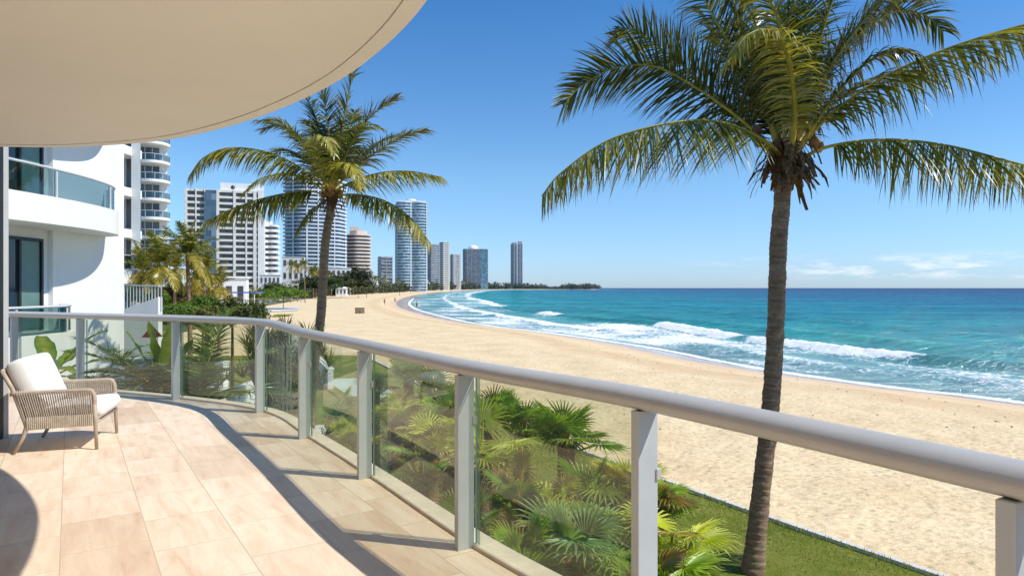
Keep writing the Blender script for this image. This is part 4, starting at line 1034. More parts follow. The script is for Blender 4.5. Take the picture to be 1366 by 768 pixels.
fb=MB();fibre(fb,50,.08,.2,-.3,.25,.4);fb.lathe([(.11,-.3),(.17,-.1),(.16,.1),(.08,.25)],n=12);o=fb.build('fibre_sheath',M['fibre'],sl);o.location=PL(443,262)-sl.location
for k in range(4):
    b=MB();b.lathe([(.01,-.12),(.08,-.09),(.105,0),(.07,.10),(.02,.135)],n=12,col=(.8,.5,.5));o=b.build('coconut',M['nut'],sl);a=k*1.6;o.location=PL(443,258)+Vector((.22*math.cos(a),.22*math.sin(a),-.02))-sl.location

# ---- generic coconut palm prototypes, for mid distance
def palmproto(name,label,h,n,L,leafn,tone,loc,group=None,upright=.5,old=5,lean=(.3,.2),w=.05,cat='palm tree',leafL=.7):
    t=thing(name,label,cat,loc,0,group);b=MB();top=Vector((lean[0],lean[1],h))
    trunkmesh(b,[(0,0,0),(lean[0]*.2,lean[1]*.2,h*.35),(lean[0]*.6,lean[1]*.6,h*.7),top],.15,.10,1.3,.12,10,.05);b.build('trunk',M['trunk'],t)
    cr=MB();pt=MB()
    for i in range(n):
        a=i*2.399+random.uniform(-.2,.2);e=upright+(1.45-upright)*((n-1-i)/(n-1)) if i<n-old else random.uniform(-.5,.1)
        l=L*random.uniform(.85,1.1);d=Vector((math.cos(a)*math.cos(e),math.sin(a)*math.cos(e),math.sin(e)))
        p=top.copy();ctrl=[p.copy()]
        for s in range(4):
            p=p+d*l/4;ctrl.append(p.copy());d=(d+Vector((0,0,-.30-(.25 if i>=n-old else 0)))).normalized()
        tn=tone if i<n-old else (cmix(tone[0],GY,.5),cmix(GY,(.34,.22,.05),.5))
        frond(cr,pt,ctrl,n=leafn,L=leafL,droop=.75,tone=tn,yellow=.35,brown=.12 if i<n-old else .5,w=w,base_r=.035)
    c=cr.build('crown',M['leaf'],t);pt.build('petioles',M['petiole'],c)
    return t
hh=lambda py,Y: ZE-(py-384)/F*Y
pa=palmproto('coconut_palm','green upright coconut palm in the middle of the group left of the white villa',hh(338,42)-.2,22,2.3,44,(G1,G2),(gx(254,42),42,.05),upright=.1,old=6,lean=(-.2,0),w=.075)
pb=palmproto('coconut_palm','yellowing coconut palm with slender pale trunk beside the curved hedge',hh(356,38),18,2.1,42,(G1,cmix(G2,GY,.4)),(gx(211,38),38,.05),upright=0,old=9,lean=(.05,0),w=.08)
dup(pb,(gx(272,45),45,.05),1.9,.95,'drooping golden palm on the right side of the group left of villa')
dup(pa,(gx(232,52),52,.05),2.6,.92,'leafy palm standing behind yellowing palm near the white wing')
dup(pb,(gx(190,48),48,.05),4.1,.98,'golden fronded palm closest to the white wing building')
dup(pb,(gx(292,49),49,.05),3.0,.8,'short yellow palm at the right end of the palm group by the villa')
# slim far palms between the lawn and the beach
pc=palmproto('fan_topped_palm','first of three slim palms standing at the beach edge before low block',11.5,17,2.6,22,(G1,G2),(gx(388,215),215,0),upright=.1,old=5,lean=(.3,0),w=.12,leafL=1.0,group=None)
dup(pc,(gx(397,222),222,0),2,.95,'middle of three slim palms standing at the beach edge')
dup(pc,(gx(407,212),212,0),4,1.02,'rightmost of three slim palms standing at the beach edge')
dup(pc,(gx(336,130),130,0),1,.36,'short bushy palm right of the white villa')
dup(pc,(gx(346,128),128,0),3.3,.33,'second short palm right of the white villa')
farp=[]
for i in range(64):
    px=random.uniform(405,640);Y=np.interp(px,[405,470,520,560,600,640],[270,420,600,900,1500,2250])*random.uniform(.98,1.12)
    g=dup(pc,(gx(px,Y),Y,0),random.random()*6.28,random.uniform(.65,1.15)*max(1,Y/900),'slim palm among the trees lining the far beach','palms lining the far beach')
# ---- broadleaf bushes
def bushmesh(mb,c,r,n,leaf,tones,seed=0,up=.3,core=True,lump=.3):
    for i in range(n):
        a=random.random()*6.283;z=random.uniform(-.35,1);s=math.sqrt(max(0,1-z*z));d=Vector((s*math.cos(a),s*math.sin(a),z))
        k=1+lump*mnoise.noise(Vector((d.x*2.2+seed,d.y*2.2,d.z*2.2)))*1.6
        dep=random.random()**.5;dep=.70+.32*dep
        p=Vector((d.x*r[0],d.y*r[1],d.z*r[2]))*k*dep+Vector(c)
        nrm=(d+Vector((random.gauss(0,.5),random.gauss(0,.5),random.gauss(0,.5)+up))).normalized()
        u=nrm.cross(Vector((random.gauss(0,1),random.gauss(0,1),random.gauss(0,1)))).normalized();v=nrm.cross(u)
        l=leaf*random.uniform(.6,1.3);w=l*.42
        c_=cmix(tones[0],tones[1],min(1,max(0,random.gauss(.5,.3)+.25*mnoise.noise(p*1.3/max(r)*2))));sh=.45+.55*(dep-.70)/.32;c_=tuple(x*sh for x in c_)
        mb.add([p-u*l*.5,p+v*w*.5,p+u*l*.5-nrm*l*.12,p-v*w*.5],[(0,1,2,3)],c_)
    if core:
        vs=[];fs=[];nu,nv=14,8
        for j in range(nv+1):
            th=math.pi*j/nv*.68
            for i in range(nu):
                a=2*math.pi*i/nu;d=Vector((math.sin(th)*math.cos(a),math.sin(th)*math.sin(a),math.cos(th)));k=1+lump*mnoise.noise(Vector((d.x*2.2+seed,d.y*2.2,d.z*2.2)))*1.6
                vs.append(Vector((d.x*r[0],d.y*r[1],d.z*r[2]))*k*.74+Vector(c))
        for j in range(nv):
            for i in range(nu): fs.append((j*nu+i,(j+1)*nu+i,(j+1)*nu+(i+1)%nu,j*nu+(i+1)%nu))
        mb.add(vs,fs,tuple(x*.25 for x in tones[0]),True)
def bush(label,px,pyt,pyb,wpx,Y,n,leaf,tones,lump=.3,seed=0,name='shrub',zb=None):
    zt=hh(pyt,Y);zb=hh(pyb,Y) if zb is None else zb;zb=max(zb,0);r=wpx/2/F*Y
    t=thing(name,label,'shrub',(gx(px,Y),Y,max(0,zb-.2)));b=MB();bushmesh(b,(0,0,(zt-zb)*.40),(r,r*.8,(zt-zb)*.62),n,leaf,tones,seed,lump=lump);b.build('foliage',M['bush'],t)
    b=MB();b.tube([(0,0,-max(0,zb-.2)),(0,0,(zt-zb)*.5)],[.08,.04],6);b.build('stem',M['wood'],t);return t
HG=((.07,.13,.012),(.16,.26,.02));OL=((.05,.075,.015),(.14,.16,.035));YL=((.09,.12,.015),(.26,.24,.06))
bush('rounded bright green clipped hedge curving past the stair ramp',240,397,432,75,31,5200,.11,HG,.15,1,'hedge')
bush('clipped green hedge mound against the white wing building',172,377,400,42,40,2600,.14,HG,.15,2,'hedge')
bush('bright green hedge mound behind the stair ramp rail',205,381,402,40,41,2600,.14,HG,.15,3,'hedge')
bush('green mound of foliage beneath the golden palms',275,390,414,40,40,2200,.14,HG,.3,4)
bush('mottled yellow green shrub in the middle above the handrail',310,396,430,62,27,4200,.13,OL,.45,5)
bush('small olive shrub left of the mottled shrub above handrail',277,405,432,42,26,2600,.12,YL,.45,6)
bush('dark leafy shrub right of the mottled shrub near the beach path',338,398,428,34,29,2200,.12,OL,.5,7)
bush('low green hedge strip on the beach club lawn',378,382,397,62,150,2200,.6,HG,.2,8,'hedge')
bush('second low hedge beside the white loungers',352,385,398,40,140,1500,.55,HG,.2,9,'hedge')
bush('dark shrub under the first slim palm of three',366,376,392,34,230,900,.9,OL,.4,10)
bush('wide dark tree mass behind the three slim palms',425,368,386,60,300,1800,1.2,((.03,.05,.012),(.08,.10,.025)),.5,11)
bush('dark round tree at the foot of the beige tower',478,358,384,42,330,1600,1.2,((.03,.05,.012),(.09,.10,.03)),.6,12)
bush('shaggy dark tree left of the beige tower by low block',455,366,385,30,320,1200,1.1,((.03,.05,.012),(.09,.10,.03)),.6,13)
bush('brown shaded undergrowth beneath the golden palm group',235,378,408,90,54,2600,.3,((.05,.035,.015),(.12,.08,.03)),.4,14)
# spiky cycad like shrubs just behind the hand rail
def rosette(mb,c,n,L,w,tones,fold=.3,upr=.7,seg=4,droop=.35):
    for i in range(n):
        a=random.random()*6.283;e=random.uniform(.05,1.45)**upr
        d=Vector((math.cos(a)*math.cos(e),math.sin(a)*math.cos(e),math.sin(e)));s=Vector((-math.sin(a),math.cos(a),0));p=Vector(c);l=L*random.uniform(.7,1.1)
        vs=[];cs=[];cc=cmix(tones[0],tones[1],random.random())
        for k in range(seg+1):
            f=k/seg;wv=w*(math.sin(math.pi*min(1,.12+f*.9))**.7+.03);vs+=[p-s*wv/2,p+s*wv/2];cs+=[cc,cmix(cc,GY,.15)];d=(d+Vector((0,0,-droop*f))).normalized();p=p+d*l/seg
        mb.add(vs,[(2*k,2*k+1,2*k+3,2*k+2) for k in range(seg)],cs)
for i,(px,py,Y,lab) in enumerate([(352,420,17.5,'leftmost spiky bush against the handrail near the palm trunk'),(376,414,18.2,'middle spiky bush above the handrail near palm trunk'),(402,424,18,'spiky bush touching the left side of the slim palm trunk')]):
    t=thing('spiky_shrub',lab,'shrub',(gx(px,Y),Y,0));b=MB();z=hh(py,Y)-.55
    for k in range(26):
        a=random.random()*6.28;r=random.random()**.5*.75;zz=z*random.uniform(.35,1)
        rosette(b,(r*math.cos(a),r*math.sin(a),zz),34,.62,.03,((.03,.05,.012),(.16,.17,.03)),upr=.8,seg=3)
    b.build('foliage',M['bush'],t);b=MB();b.tube([(0,0,0),(0,0,z)],[.12,.08],7);b.build('stem',M['wood'],t)

# ---- fan palms
def fanleaf(mb,base,d,plen,r,tones,nseg=26,span=R(285),tilt=.6,dead=0):
    """petiole from base along d, then a pleated fan blade"""
    d=d.normalized();tip=base+d*plen+Vector((0,0,-.06*plen));side=d.cross(Vector((0,0,1)));side=side.normalized() if side.length>.1 else Vector((1,0,0))
    mb.tube([base,base.lerp(tip,.5)+Vector((0,0,.04*plen)),tip],[.016,.011,.008],5,col=cmix(G2,GY,.6),cap=False)
    fwd=(d*math.cos(tilt)-side.cross(d)*(-1)*0+Vector((0,0,-1))*math.sin(tilt)*.6).normalized()
    up=side.cross(fwd).normalized()
    if up.z<0:up=-up
    cc=cmix(tones[0],tones[1],random.random());
    for i in range(nseg):
        a=(-.5+(i+.5)/nseg)*span;da=span/nseg*.5
        def dirn(x,lift=.12):
            return (fwd*math.cos(x)+side*math.sin(x)+up*lift*(1-.3*math.cos(x))).normalized()
        l=r*(1-.22*(abs(a)/(span/2))**2)*random.uniform(.9,1.06)
        c=cmix(cc,tones[1],random.uniform(0,.35));ct=cmix(c,GY,.25)
        if dead: c=cmix(c,BR,dead*random.uniform(.3,1));ct=cmix(ct,BR,min(1,dead*1.2))
        dm=dirn(a,.05);dl=dirn(a-da);dr=dirn(a+da);f1=.40
        pm0=tip+dm*.015;q1l=tip+dl*l*f1;q1r=tip+dr*l*f1;q1m=tip+dm*l*f1-up*.012
        drp=Vector((0,0,-.10*l*random.uniform(.4,1.6)))
        q2m=tip+dm*l*.8+drp*.5;w2=(q1r-q1l)*.26;tp=tip+dm*l+drp*1.6
        mb.add([pm0,q1l,q1m,q1r,q2m-w2,q2m,q2m+w2,tp],[(0,2,1),(0,3,2),(1,2,5,4),(2,3,6,5),(4,5,7),(5,6,7)],[c,c,tuple(x*.7 for x in c),c,ct,c,ct,ct])
def fanplant(h,nl,r,tones,dead=.1,upr=(.1,1.3),spread=1):
    mb=MB();
    for i in range(nl):
        a=i*2.399+random.uniform(-.3,.3);e=random.uniform(*upr)
        if math.cos(a-R(213))>.1: e=max(e,1.0)
        d=Vector((math.cos(a)*math.cos(e),math.sin(a)*math.cos(e),math.sin(e)))
        fanleaf(mb,Vector((0,0,h+random.uniform(-.25,.05))),d,random.uniform(.45,.85)*spread,r*random.uniform(.8,1.1),tones,tilt=random.uniform(.2,1.0),dead=(1 if random.random()<dead else (.25 if random.random()<.2 else 0)))
    # hanging skirt of old leaves
    for i in range(int(nl*.55)):
        a=random.random()*6.28;d=Vector((math.cos(a),math.sin(a),-.5))
        fanleaf(mb,Vector((0,0,h*random.uniform(.45,.85))),d,.4,r*.8,((.20,.16,.06),(.36,.30,.12)),nseg=14,tilt=1.2,dead=.5)
    return mb
FT=((.09,.17,.022),(.25,.36,.05));FY=((.27,.33,.045),(.56,.55,.10));FB=((.11,.20,.09),(.26,.38,.18))
def mkfan(label,loc,h,nl,r,tones,dead=.1,group=None,**k):
    t=thing('fan_palm',label,'fan palm',loc,random.uniform(-.3,.3),group);c=fanplant(h,nl,r,tones,dead,**k).build('crown',M['fan'],t)
    b=MB();b.tube([(0,0,-.1),(0,.02,h*.5),(0,0,h)],[.11,.10,.09],9);fibre(b,14,.07,.1,h*.2,h*.6,.25);b.build('trunk',M['fibre'],t);return t
# planting bed between the lawn and the balcony
bed=[(.9,1.0),(2.6,1.6),(3.3,4.2),(2.9,7.0),(1.6,9.6),(-.6,12.6),(-3.0,15.2),(-4.2,15.0),(-3.6,11.5),(-2.2,8.8),(-1.0,6.6),(-.1,4.6),(.7,2.6)]
flat('planting_bed',bed,.075,M['soil'])
spots=[ # px,py of crown top, Y, tone, r, label
 (893,700,4.6,FY,.42,0,'yellow green fan palm beside the near railing post, brown tips'),
 (872,640,6.0,FT,.36,.1,'fan palm rising right of the near post in front of the lawn'),
 (770,705,4.5,FB,.46,.0,'blue green fan palm with round starburst leaf low behind the glass'),
 (840,620,6.3,FY,.44,.05,'bright yellow green fan palm just left of the near post'),
 (755,590,7.0,FT,.46,.0,'dark broad leaved fan palm standing tallest in the middle panel'),
 (740,650,5.6,FY,.38,.4,'fan palm with one yellow folded leaf in the middle panel'),
 (695,575,8.0,FT,.42,.1,'small fan palm left of the dark broad leaved one'),
 (655,555,8.6,FT,.42,.1,'fan palm peeking right of the second railing post'),
 (640,600,6.6,FY,.42,.1,'yellowish fan palm low beside second post'),
 (690,640,5.6,FT,.40,.5,'dull fan palm with dry skirt behind the middle glass panel'),
 (580,535,10.2,FT,.46,.05,'dark green fan palm under the handrail in the third panel'),
 (545,500,12.0,FT,.46,.05,'spreading fan palm above glass line near the third post'),
 (575,600,7.8,FY,.42,.3,'yellow streaked fan palm low in the third panel'),
 (530,560,9.6,FY,.42,.4,'faded fan palm left in the third panel'),
 (500,520,12.4,FT,.44,.2,'fan palm right behind third railing post'),
 (455,560,11.0,FT,.40,.3,'grey green fan palm in the panel left of third post'),
 (470,600,9.2,FY,.38,.3,'low fan palm at kerb in the panel left of third post'),
 (620,680,5.2,FT,.38,.5,'half dry fan palm directly behind second post'),
 (820,690,5.0,FT,.42,.1,'tall leaved fan palm left of near post base'),
 (860,745,4.2,FT,.42,.1,'fan palm at the bottom behind the near post'),
 (900,750,4.4,FT,.36,.2,'fan palm at bottom edge right of near post'),
 (700,730,4.4,FT,.38,.5,'shaded fan palm against the kerb in the middle panel'),
 (560,640,7.0,FT,.38,.5,'shaded fan palm against kerb in the third panel'),
 (600,570,9.0,FT,.42,.2,'mid height fan palm just left of second post'),
 (790,640,6.2,FT,.42,.1,'fan palm filling the bed between the yellow and dark ones'),
]
for (px,py,Y,tn,r,dead,lab) in spots:
    p=at(px,py,Y);h=p.z-.30+(.22 if Y>6.5 else 0)
    mkfan(lab,(p.x,p.y,.05),h,13 if Y>6.5 else 11,r*.78 if Y>6.5 else r*.72,tn,dead*.7+.06,spread=.5 if Y>6.5 else .4,upr=(.35,1.4))
# understorey of dark leaves so the bed does not look bare
b=MB()
for i in range(420):
    k=random.random();y=3.0+k*11.5;x0=np.interp(y,[2.8,4.6,6.6,8.8,11.5,15],[.75,.05,-.8,-2.0,-3.3,-4.1]);x1=np.interp(y,[2,4.2,7,9.6,12.6,15.2],[2.4,2.8,2.3,1.1,-.9,-3.1])
    x=random.uniform(x0,x1)
    rosette(b,(x,y,random.uniform(.1,.9)),12,.55,.035,((.06,.08,.02),(.17,.18,.05)) if random.random()<.6 else ((.20,.15,.07),(.38,.31,.15)),seg=3,droop=.6)
o=b.build('ground_cover',M['bush']);o['kind']='stuff';o['label']='dark strappy undergrowth and dry leaves beneath the fan palms';o['category']='undergrowth'
# ---- big leaved plants in front of the neighbour building
def bananaleaf(mb,base,d,plen,L,W_,tones,droop=.25):
    d=d.normalized();s=d.cross(Vector((0,0,1))).normalized();p=base.copy();pts=[p.copy()]
    for k in range(4): p=p+d*plen/4;pts.append(p.copy());d=(d+Vector((0,0,-droop*.15))).normalized()
    mb.tube(pts,[.025,.022,.018,.014,.012],6,col=cmix(G2,GY,.4),cap=False)
    n=12;cc=cmix(tones[0],tones[1],random.random());vs=[];cs=[];ph=random.random()*6
    for k in range(n+1):
        f=k/n;wv=W_*(math.sin(math.pi*min(1,.04+.96*f**.8))**.6);up=s.cross(d).normalized();up=up if up.z>0 else -up
        rip=.02*math.sin(k*1.7+ph)
        vs+=[p-s*wv/2+up*(.10*wv+rip),p.copy(),p+s*wv/2+up*(.10*wv-rip)];cs+=[cc,cmix(cc,GY,.45),tuple(x*.85 for x in cc)]
        d=(d+Vector((0,0,-droop*.35*f))).normalized();p=p+d*L/n
    mb.add(vs,[(3*k+i,3*k+i+1,3*k+i+4,3*k+i+3) for k in range(n) for i in (0,1)],cs,True)
BT=((.07,.17,.02),(.17,.31,.04))
def bananaplant(label,loc,h,leaves):
    t=thing('banana_plant',label,'plant',loc);b=MB()
    for (a,e,pl,L,W_) in leaves:
        bananaleaf(b,Vector((0,0,h)),Vector((math.cos(a)*math.cos(e),math.sin(a)*math.cos(e),math.sin(e))),pl,L,W_,BT,.35)
    b.build('leaves',M['leaf'],t);b=MB();b.tube([(0,0,-h),(0,0,h*.5),(0,0,h)],[.12,.1,.06],8);b.build('stem',M['petiole'],t)
bananaplant('broad leaved banana plant behind the armchair outside the railing',(gx(70,12.2),12.2,0),3.0,[(3.1,.35,.3,1.0,.34),(.1,.5,.35,1.15,.36),(.5,1.0,.3,.9,.32),(2.4,.9,.3,.9,.33),(-.4,.15,.35,1.0,.32),(3.6,.1,.3,.9,.30),(-1.3,.6,.3,.8,.3),(1.6,.7,.3,.9,.3)])
bananaplant('banana plant leaning across the second left railing post',(gx(128,11.8),11.8,0),2.95,[(3.0,.5,.3,.9,.28),(.0,.35,.5,1.3,.2),(.3,.9,.3,.8,.26),(-1.0,.4,.3,.8,.26),(2.0,.2,.3,.8,.28),(-.2,.0,.3,.8,.22)])
# strelitzia / fan shaped plant + areca palms
t=thing('travellers_palm','pale green upright fan shaped plant beyond the railing at the left','plant',(gx(216,11.6),11.6,0));b=MB();tnS=((.10,.19,.03),(.22,.32,.05))
for i in range(9):
    a=R(50+10*i);b.tube([(0,0,2.3),(math.cos(a)*.25,0,2.95),(math.cos(a)*.4,0,3.1+math.sin(a)*.3)],[.035,.025,.018],6,col=cmix(G2,GY,.5),cap=False)
for (a,L,W_) in ((60,.95,.22),(78,1.15,.26),(95,1.1,.26),(112,.95,.24),(40,.8,.2),(135,.8,.2)):
    bananaleaf(b,Vector((0,0,2.8)),Vector((math.cos(R(a)),-.15,math.sin(R(a)))),.25,L,W_,tnS,.12)
b.build('leaves',M['leaf'],t);b=MB();b.tube([(0,0,0),(0,0,1.5),(0,0,2.9)],[.13,.11,.08],8);b.build('stem',M['petiole'],t)
t=thing('cycad','dark feathery low palm left of fan shaped plant behind the railing','cycad',(gx(185,11.3),11.3,0));cr=MB();pt=MB()
for i in range(16):
    a=R(-100+i*25);e=random.uniform(-.1,.9);d=Vector((math.cos(a)*math.cos(e),math.sin(a)*math.cos(e),math.sin(e)));p=Vector((.2,0,3.0));c=[p.copy()]
    for s in range(4): p=p+d*.34;c.append(p.copy());d=(d+Vector((0,0,-.16))).normalized()
    frond(cr,pt,c,n=60,L=.42,droop=.25,tone=((.02,.045,.012),(.07,.11,.03)),w=.022,yellow=.08,brown=.02,base_r=.018,start=.1)
c_=cr.build('crown',M['leaf'],t);pt.build('petioles',M['petiole'],c_);b=MB();b.tube([(.2,0,0),(.2,0,3.05)],[.14,.12],8);b.build('trunk',M['fibre'],t)
t=thing('areca_palm','tall feathery green palm fronds rising behind the third left post','palm tree',(gx(262,11.2),11.2,0));cr=MB();pt=MB()
for (a,e,L_) in ((R(75),1.25,1.9),(R(100),1.2,1.7),(R(20),.9,1.7),(R(-10),.5,1.6),(R(-40),.6,1.4),(R(10),.15,1.5),(R(150),.9,1.5),(R(-70),.2,1.2),(R(-95),.5,1.3),(R(-60),.9,1.5),(R(200),.5,1.3),(R(-20),-.1,1.2)):
    d=Vector((math.cos(a)*math.cos(e),math.sin(a)*math.cos(e),math.sin(e)));p=Vector((0,0,2.55));c=[p.copy()]
    for s in range(4): p=p+d*L_/4;c.append(p.copy());d=(d+Vector((0,0,-.2))).normalized()
    frond(cr,pt,c,n=64,L=.55,droop=.4,tone=((.04,.09,.015),(.13,.22,.04)),w=.032,yellow=.15,brown=.03,base_r=.022,start=.12)
c_=cr.build('crown',M['leaf'],t);pt.build('petioles',M['petiole'],c_);b=MB();b.tube([(0,0,0),(0,0,2.6)],[.12,.09],8);b.build('trunk',M['fibre'],t)
# filler shrubs on the lawn beyond the glass
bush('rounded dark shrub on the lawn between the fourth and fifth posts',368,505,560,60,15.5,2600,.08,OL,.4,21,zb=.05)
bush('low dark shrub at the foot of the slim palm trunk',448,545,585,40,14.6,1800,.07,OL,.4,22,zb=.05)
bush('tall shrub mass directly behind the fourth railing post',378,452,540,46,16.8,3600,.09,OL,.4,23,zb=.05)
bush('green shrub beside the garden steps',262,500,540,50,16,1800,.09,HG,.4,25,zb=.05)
# ---- distant woodland along the coast
b=MB();cnt=0
def farblob(px,Y,h,w,tones):
    p=Vector((gx(px,Y),Y,0))
    for k in range(34):
        a=random.random()*6.28;r=random.random()**.5*w/2;z=h*(.12+.88*random.random()*(1-(r/(w/2))**2*.5));s=h*.11*random.uniform(.7,1.5)
        q=p+Vector((r*math.cos(a),r*math.sin(a),z));u=Vector((random.gauss(0,1),random.gauss(0,.4),random.gauss(0,.7))).normalized();v=Vector((random.gauss(0,.5),random.gauss(0,.4),random.gauss(0,1))).normalized()
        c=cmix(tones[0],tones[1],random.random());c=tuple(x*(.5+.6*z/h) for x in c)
        b.add([q-u*s,q+v*s,q+u*s,q-v*s],[(0,1,2,3)],c)
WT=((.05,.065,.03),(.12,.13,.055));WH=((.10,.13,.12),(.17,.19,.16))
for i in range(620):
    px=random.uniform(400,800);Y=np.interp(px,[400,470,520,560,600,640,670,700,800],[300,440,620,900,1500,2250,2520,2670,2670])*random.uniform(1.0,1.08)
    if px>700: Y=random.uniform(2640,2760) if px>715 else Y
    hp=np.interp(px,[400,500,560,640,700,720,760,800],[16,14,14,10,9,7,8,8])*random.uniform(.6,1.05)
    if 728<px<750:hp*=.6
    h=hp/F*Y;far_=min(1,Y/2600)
    tn=(cmix(WT[0],WH[0],far_),cmix(WT[1],WH[1],far_));farblob(px,Y,h,h*random.uniform(.8,1.8),tn)  # distance haze blended into the leaf colours with depth
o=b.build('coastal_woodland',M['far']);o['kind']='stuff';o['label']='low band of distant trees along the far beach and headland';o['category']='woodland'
# ------------------------------------------------------------------ things on the beach
def person(label,loc,rz,shirt,short,pose=0,sk=1.0):
    t=thing('person',label,'person',loc,rz)
    me=bpy.data.meshes.new('body');s=.22*pose
    V=[(0,0,.92),(0,0,1.12),(0,0,1.36),(0,0,1.50),(0,.01,1.62),(.09,0,.88),(.10,s,.48),(.11,s*1.2-.05,.07),(.11,s*1.2+.10,.03),(-.09,0,.88),(-.10,-s,.48),(-.11,-s*1.2-.08,.07),(-.11,-s*1.2+.07,.03),(.18,0,1.40),(.24,-.05-s*.4,1.12),(.25,.05-s*.6,.86),(-.18,0,1.40),(-.24,.05+s*.4,1.12),(-.25,.12+s*.6,.88),(0,.01,1.72)]
    E=[(0,1),(1,2),(2,3),(3,4),(4,19),(0,5),(5,6),(6,7),(7,8),(0,9),(9,10),(10,11),(11,12),(2,13),(13,14),(14,15),(2,16),(16,17),(17,18)]
    rd=[.13,.125,.14,.055,.09,.095,.06,.04,.035,.095,.06,.04,.035,.06,.042,.03,.06,.042,.03,.085]
    me.from_pydata(V,E,[]);me.materials.append(M['skin']);o=bpy.data.objects.new('body',me);C.objects.link(o);o.parent=t
    m=o.modifiers.new('skin','SKIN');sv=me.skin_vertices[0].data if me.skin_vertices else None
    if sv is None:
        bpy.context.view_layer.objects.active=o
    for i,r in enumerate(rd):
        o.data.skin_vertices[0].data[i].radius=(r,r)
    o.data.skin_vertices[0].data[0].use_root=True
    o.modifiers.new('s','SUBSURF').levels=1;o.modifiers['s'].render_levels=1
    b=MB();b.lathe([(.15,1.0),(.165,1.15),(.19,1.36),(.10,1.47)],n=12,col=shirt);x=b.build('shirt',M['cloth'],t)
    b=MB();b.tube([(0,0,1.02),(0,0,.86)],[.165,.17],10,col=short);b.tube([(.09,0,.9),(.10,s*.6,.6)],[.105,.09],8,col=short);b.tube([(-.09,0,.9),(-.10,-s*.6,.6)],[.105,.09],8,col=short);b.build('shorts',M['cloth'],t)
    b=MB();b.lathe([(.105,1.66),(.115,1.74),(.08,1.82),(.01,1.84)],n=10,c=(0,-.012,0));b.build('hair',M['hair'],t)
    return t
def gnd(px,py,z=-.1):
    Y=(ZE-z)*F/(py-384);return (gx(px,Y),Y,z)
person('person in a white shirt walking on the sand near the distant sun umbrellas',gnd(478,398),1.0,(.7,.7,.7),(.05,.06,.1),1)
person('person in a dark shirt standing on the sand below the beige tower',gnd(489,397.5),2.2,(.05,.05,.07),(.2,.2,.22),.3)
person('person in red shorts walking alone towards the water',gnd(513,407),.5,(.35,.16,.1),(.4,.05,.04),1)
person('person in blue shorts walking along the wide dry beach',gnd(527,404),-.6,(.33,.2,.14),(.05,.1,.3),1)
person('person in a green top walking near the shaded wet sand',gnd(556,412),1.4,(.06,.2,.1),(.03,.03,.05),1)
person('person in a yellow top on the far beach below the blue tower',gnd(533,395),.4,(.6,.45,.08),(.1,.1,.1),.5)
person('person in dark clothes standing by the blue sunshade',gnd(343,405),.2,(.03,.03,.04),(.03,.03,.04),0)
# dark crates on the sand
X,Y,z=gnd(480,418)
for i,(dx,lab) in enumerate(((-.42,'left one of two dark brown slatted beach crates on the sand'),(.42,'right one of two dark brown slatted beach crates on the sand'))):
    t=thing('beach_crate',lab,'crate',(X+dx,Y+.2*i,z),.2*i);b=MB()
    for k in range(5):
        for s in (-1,1): b.box((0,s*.36,.14+.2*k),(.76,.03,.14));b.box((s*.37,0,.14+.2*k),(.03,.69,.14))
    b.build('slats',M['wood'],t);b=MB()
    for sx in (-1,1):
        for sy in (-1,1): b.box((sx*.34,sy*.33,.5),(.05,.05,1.0))
    b.build('corner_posts',M['dark'],t);b=MB();b.box((0,0,1.03),(.80,.78,.05));b.build('lid',M['wood'],t)
# sun umbrellas and loungers
def umb(label,loc,mat,s=1.0):
    t=thing('sun_umbrella',label,'umbrella',loc,0,scale=s);b=MB();b.tube([(0,0,0),(0,0,2.4)],.03,6);b.build('pole',M['railfar'],t)
    b=MB();n=10;vs=[(0,0,2.55)]+[(1.5*math.cos(2*math.pi*k/n),1.5*math.sin(2*math.pi*k/n),2.05) for k in range(n)]+[(1.5*math.cos(2*math.pi*k/n),1.5*math.sin(2*math.pi*k/n),1.88) for k in range(n)]
    b.add(vs,[(0,1+k,1+(k+1)%n) for k in range(n)]+[(1+k,1+n+k,1+n+(k+1)%n,1+(k+1)%n) for k in range(n)]);b.build('canopy',mat,t)
ul=[(432,392,'blue','blue sun umbrella nearest the slim palm trunk'),(441,391,'canvas','white sun umbrella right of the blue one by the palm trunk'),(448,392,'blue','second blue sun umbrella on the distant sand'),(456,391,'canvas','second white sun umbrella on the distant sand'),(466,390.5,'canvas','rightmost white sun umbrella below the beige tower'),(472,391,'blue','rightmost blue sun umbrella on the distant beach'),(385,398,'canvas','small white sun umbrella under the three slim palms'),(501,389,'canvas','white sun umbrella standing alone near the dark tower'),(520,388,'canvas','far white sun umbrella at the foot of the blue tower'),(424,393,'canvas','white sun umbrella just left of the nearest blue one'),(539,387.3,'blue','farthest blue sun umbrella by the coastal trees')]
for px,py,m,lab in ul: umb(lab,gnd(px,py),M[m],1.0 if px>400 else .8)
def lounger(label,loc,rz):
    t=thing('sun_lounger',label,'sun lounger',loc,rz);b=MB();b.box((0,0,.32),(1.4,.65,.08));b.bar((-.7,0,.34),(-1.25,0,.75),.65,.07,up=(0,1,0));b.build('mattress',M['canvas'],t)
    for sx in (-.6,.6):
        for sy in (-.25,.25):
            b=MB();b.box((sx,sy,.14),(.05,.05,.28));b.build('leg',M['wood'],t)
for i,(px,py) in enumerate([(352,405),(364,404),(378,402),(392,401.5),(404,402)]):
    lounger(['leftmost','second from left','middle','second from right','rightmost'][i]+' white lounger in the row by the slim palms',gnd(px,py),random.uniform(-.3,.3))
t=thing('sunshade','blue and white canvas sunshade on posts in front of the white villa','sunshade',(gx(322,100),100,0))
b=MB();b.box((0,0,hh(390,100)),(5.6,4,.16));b.build('canopy',M['blue'],t);b=MB();b.box((-4.2,.5,hh(391.5,100)),(3.0,5,.2));b.build('awning',M['canvas'],t)
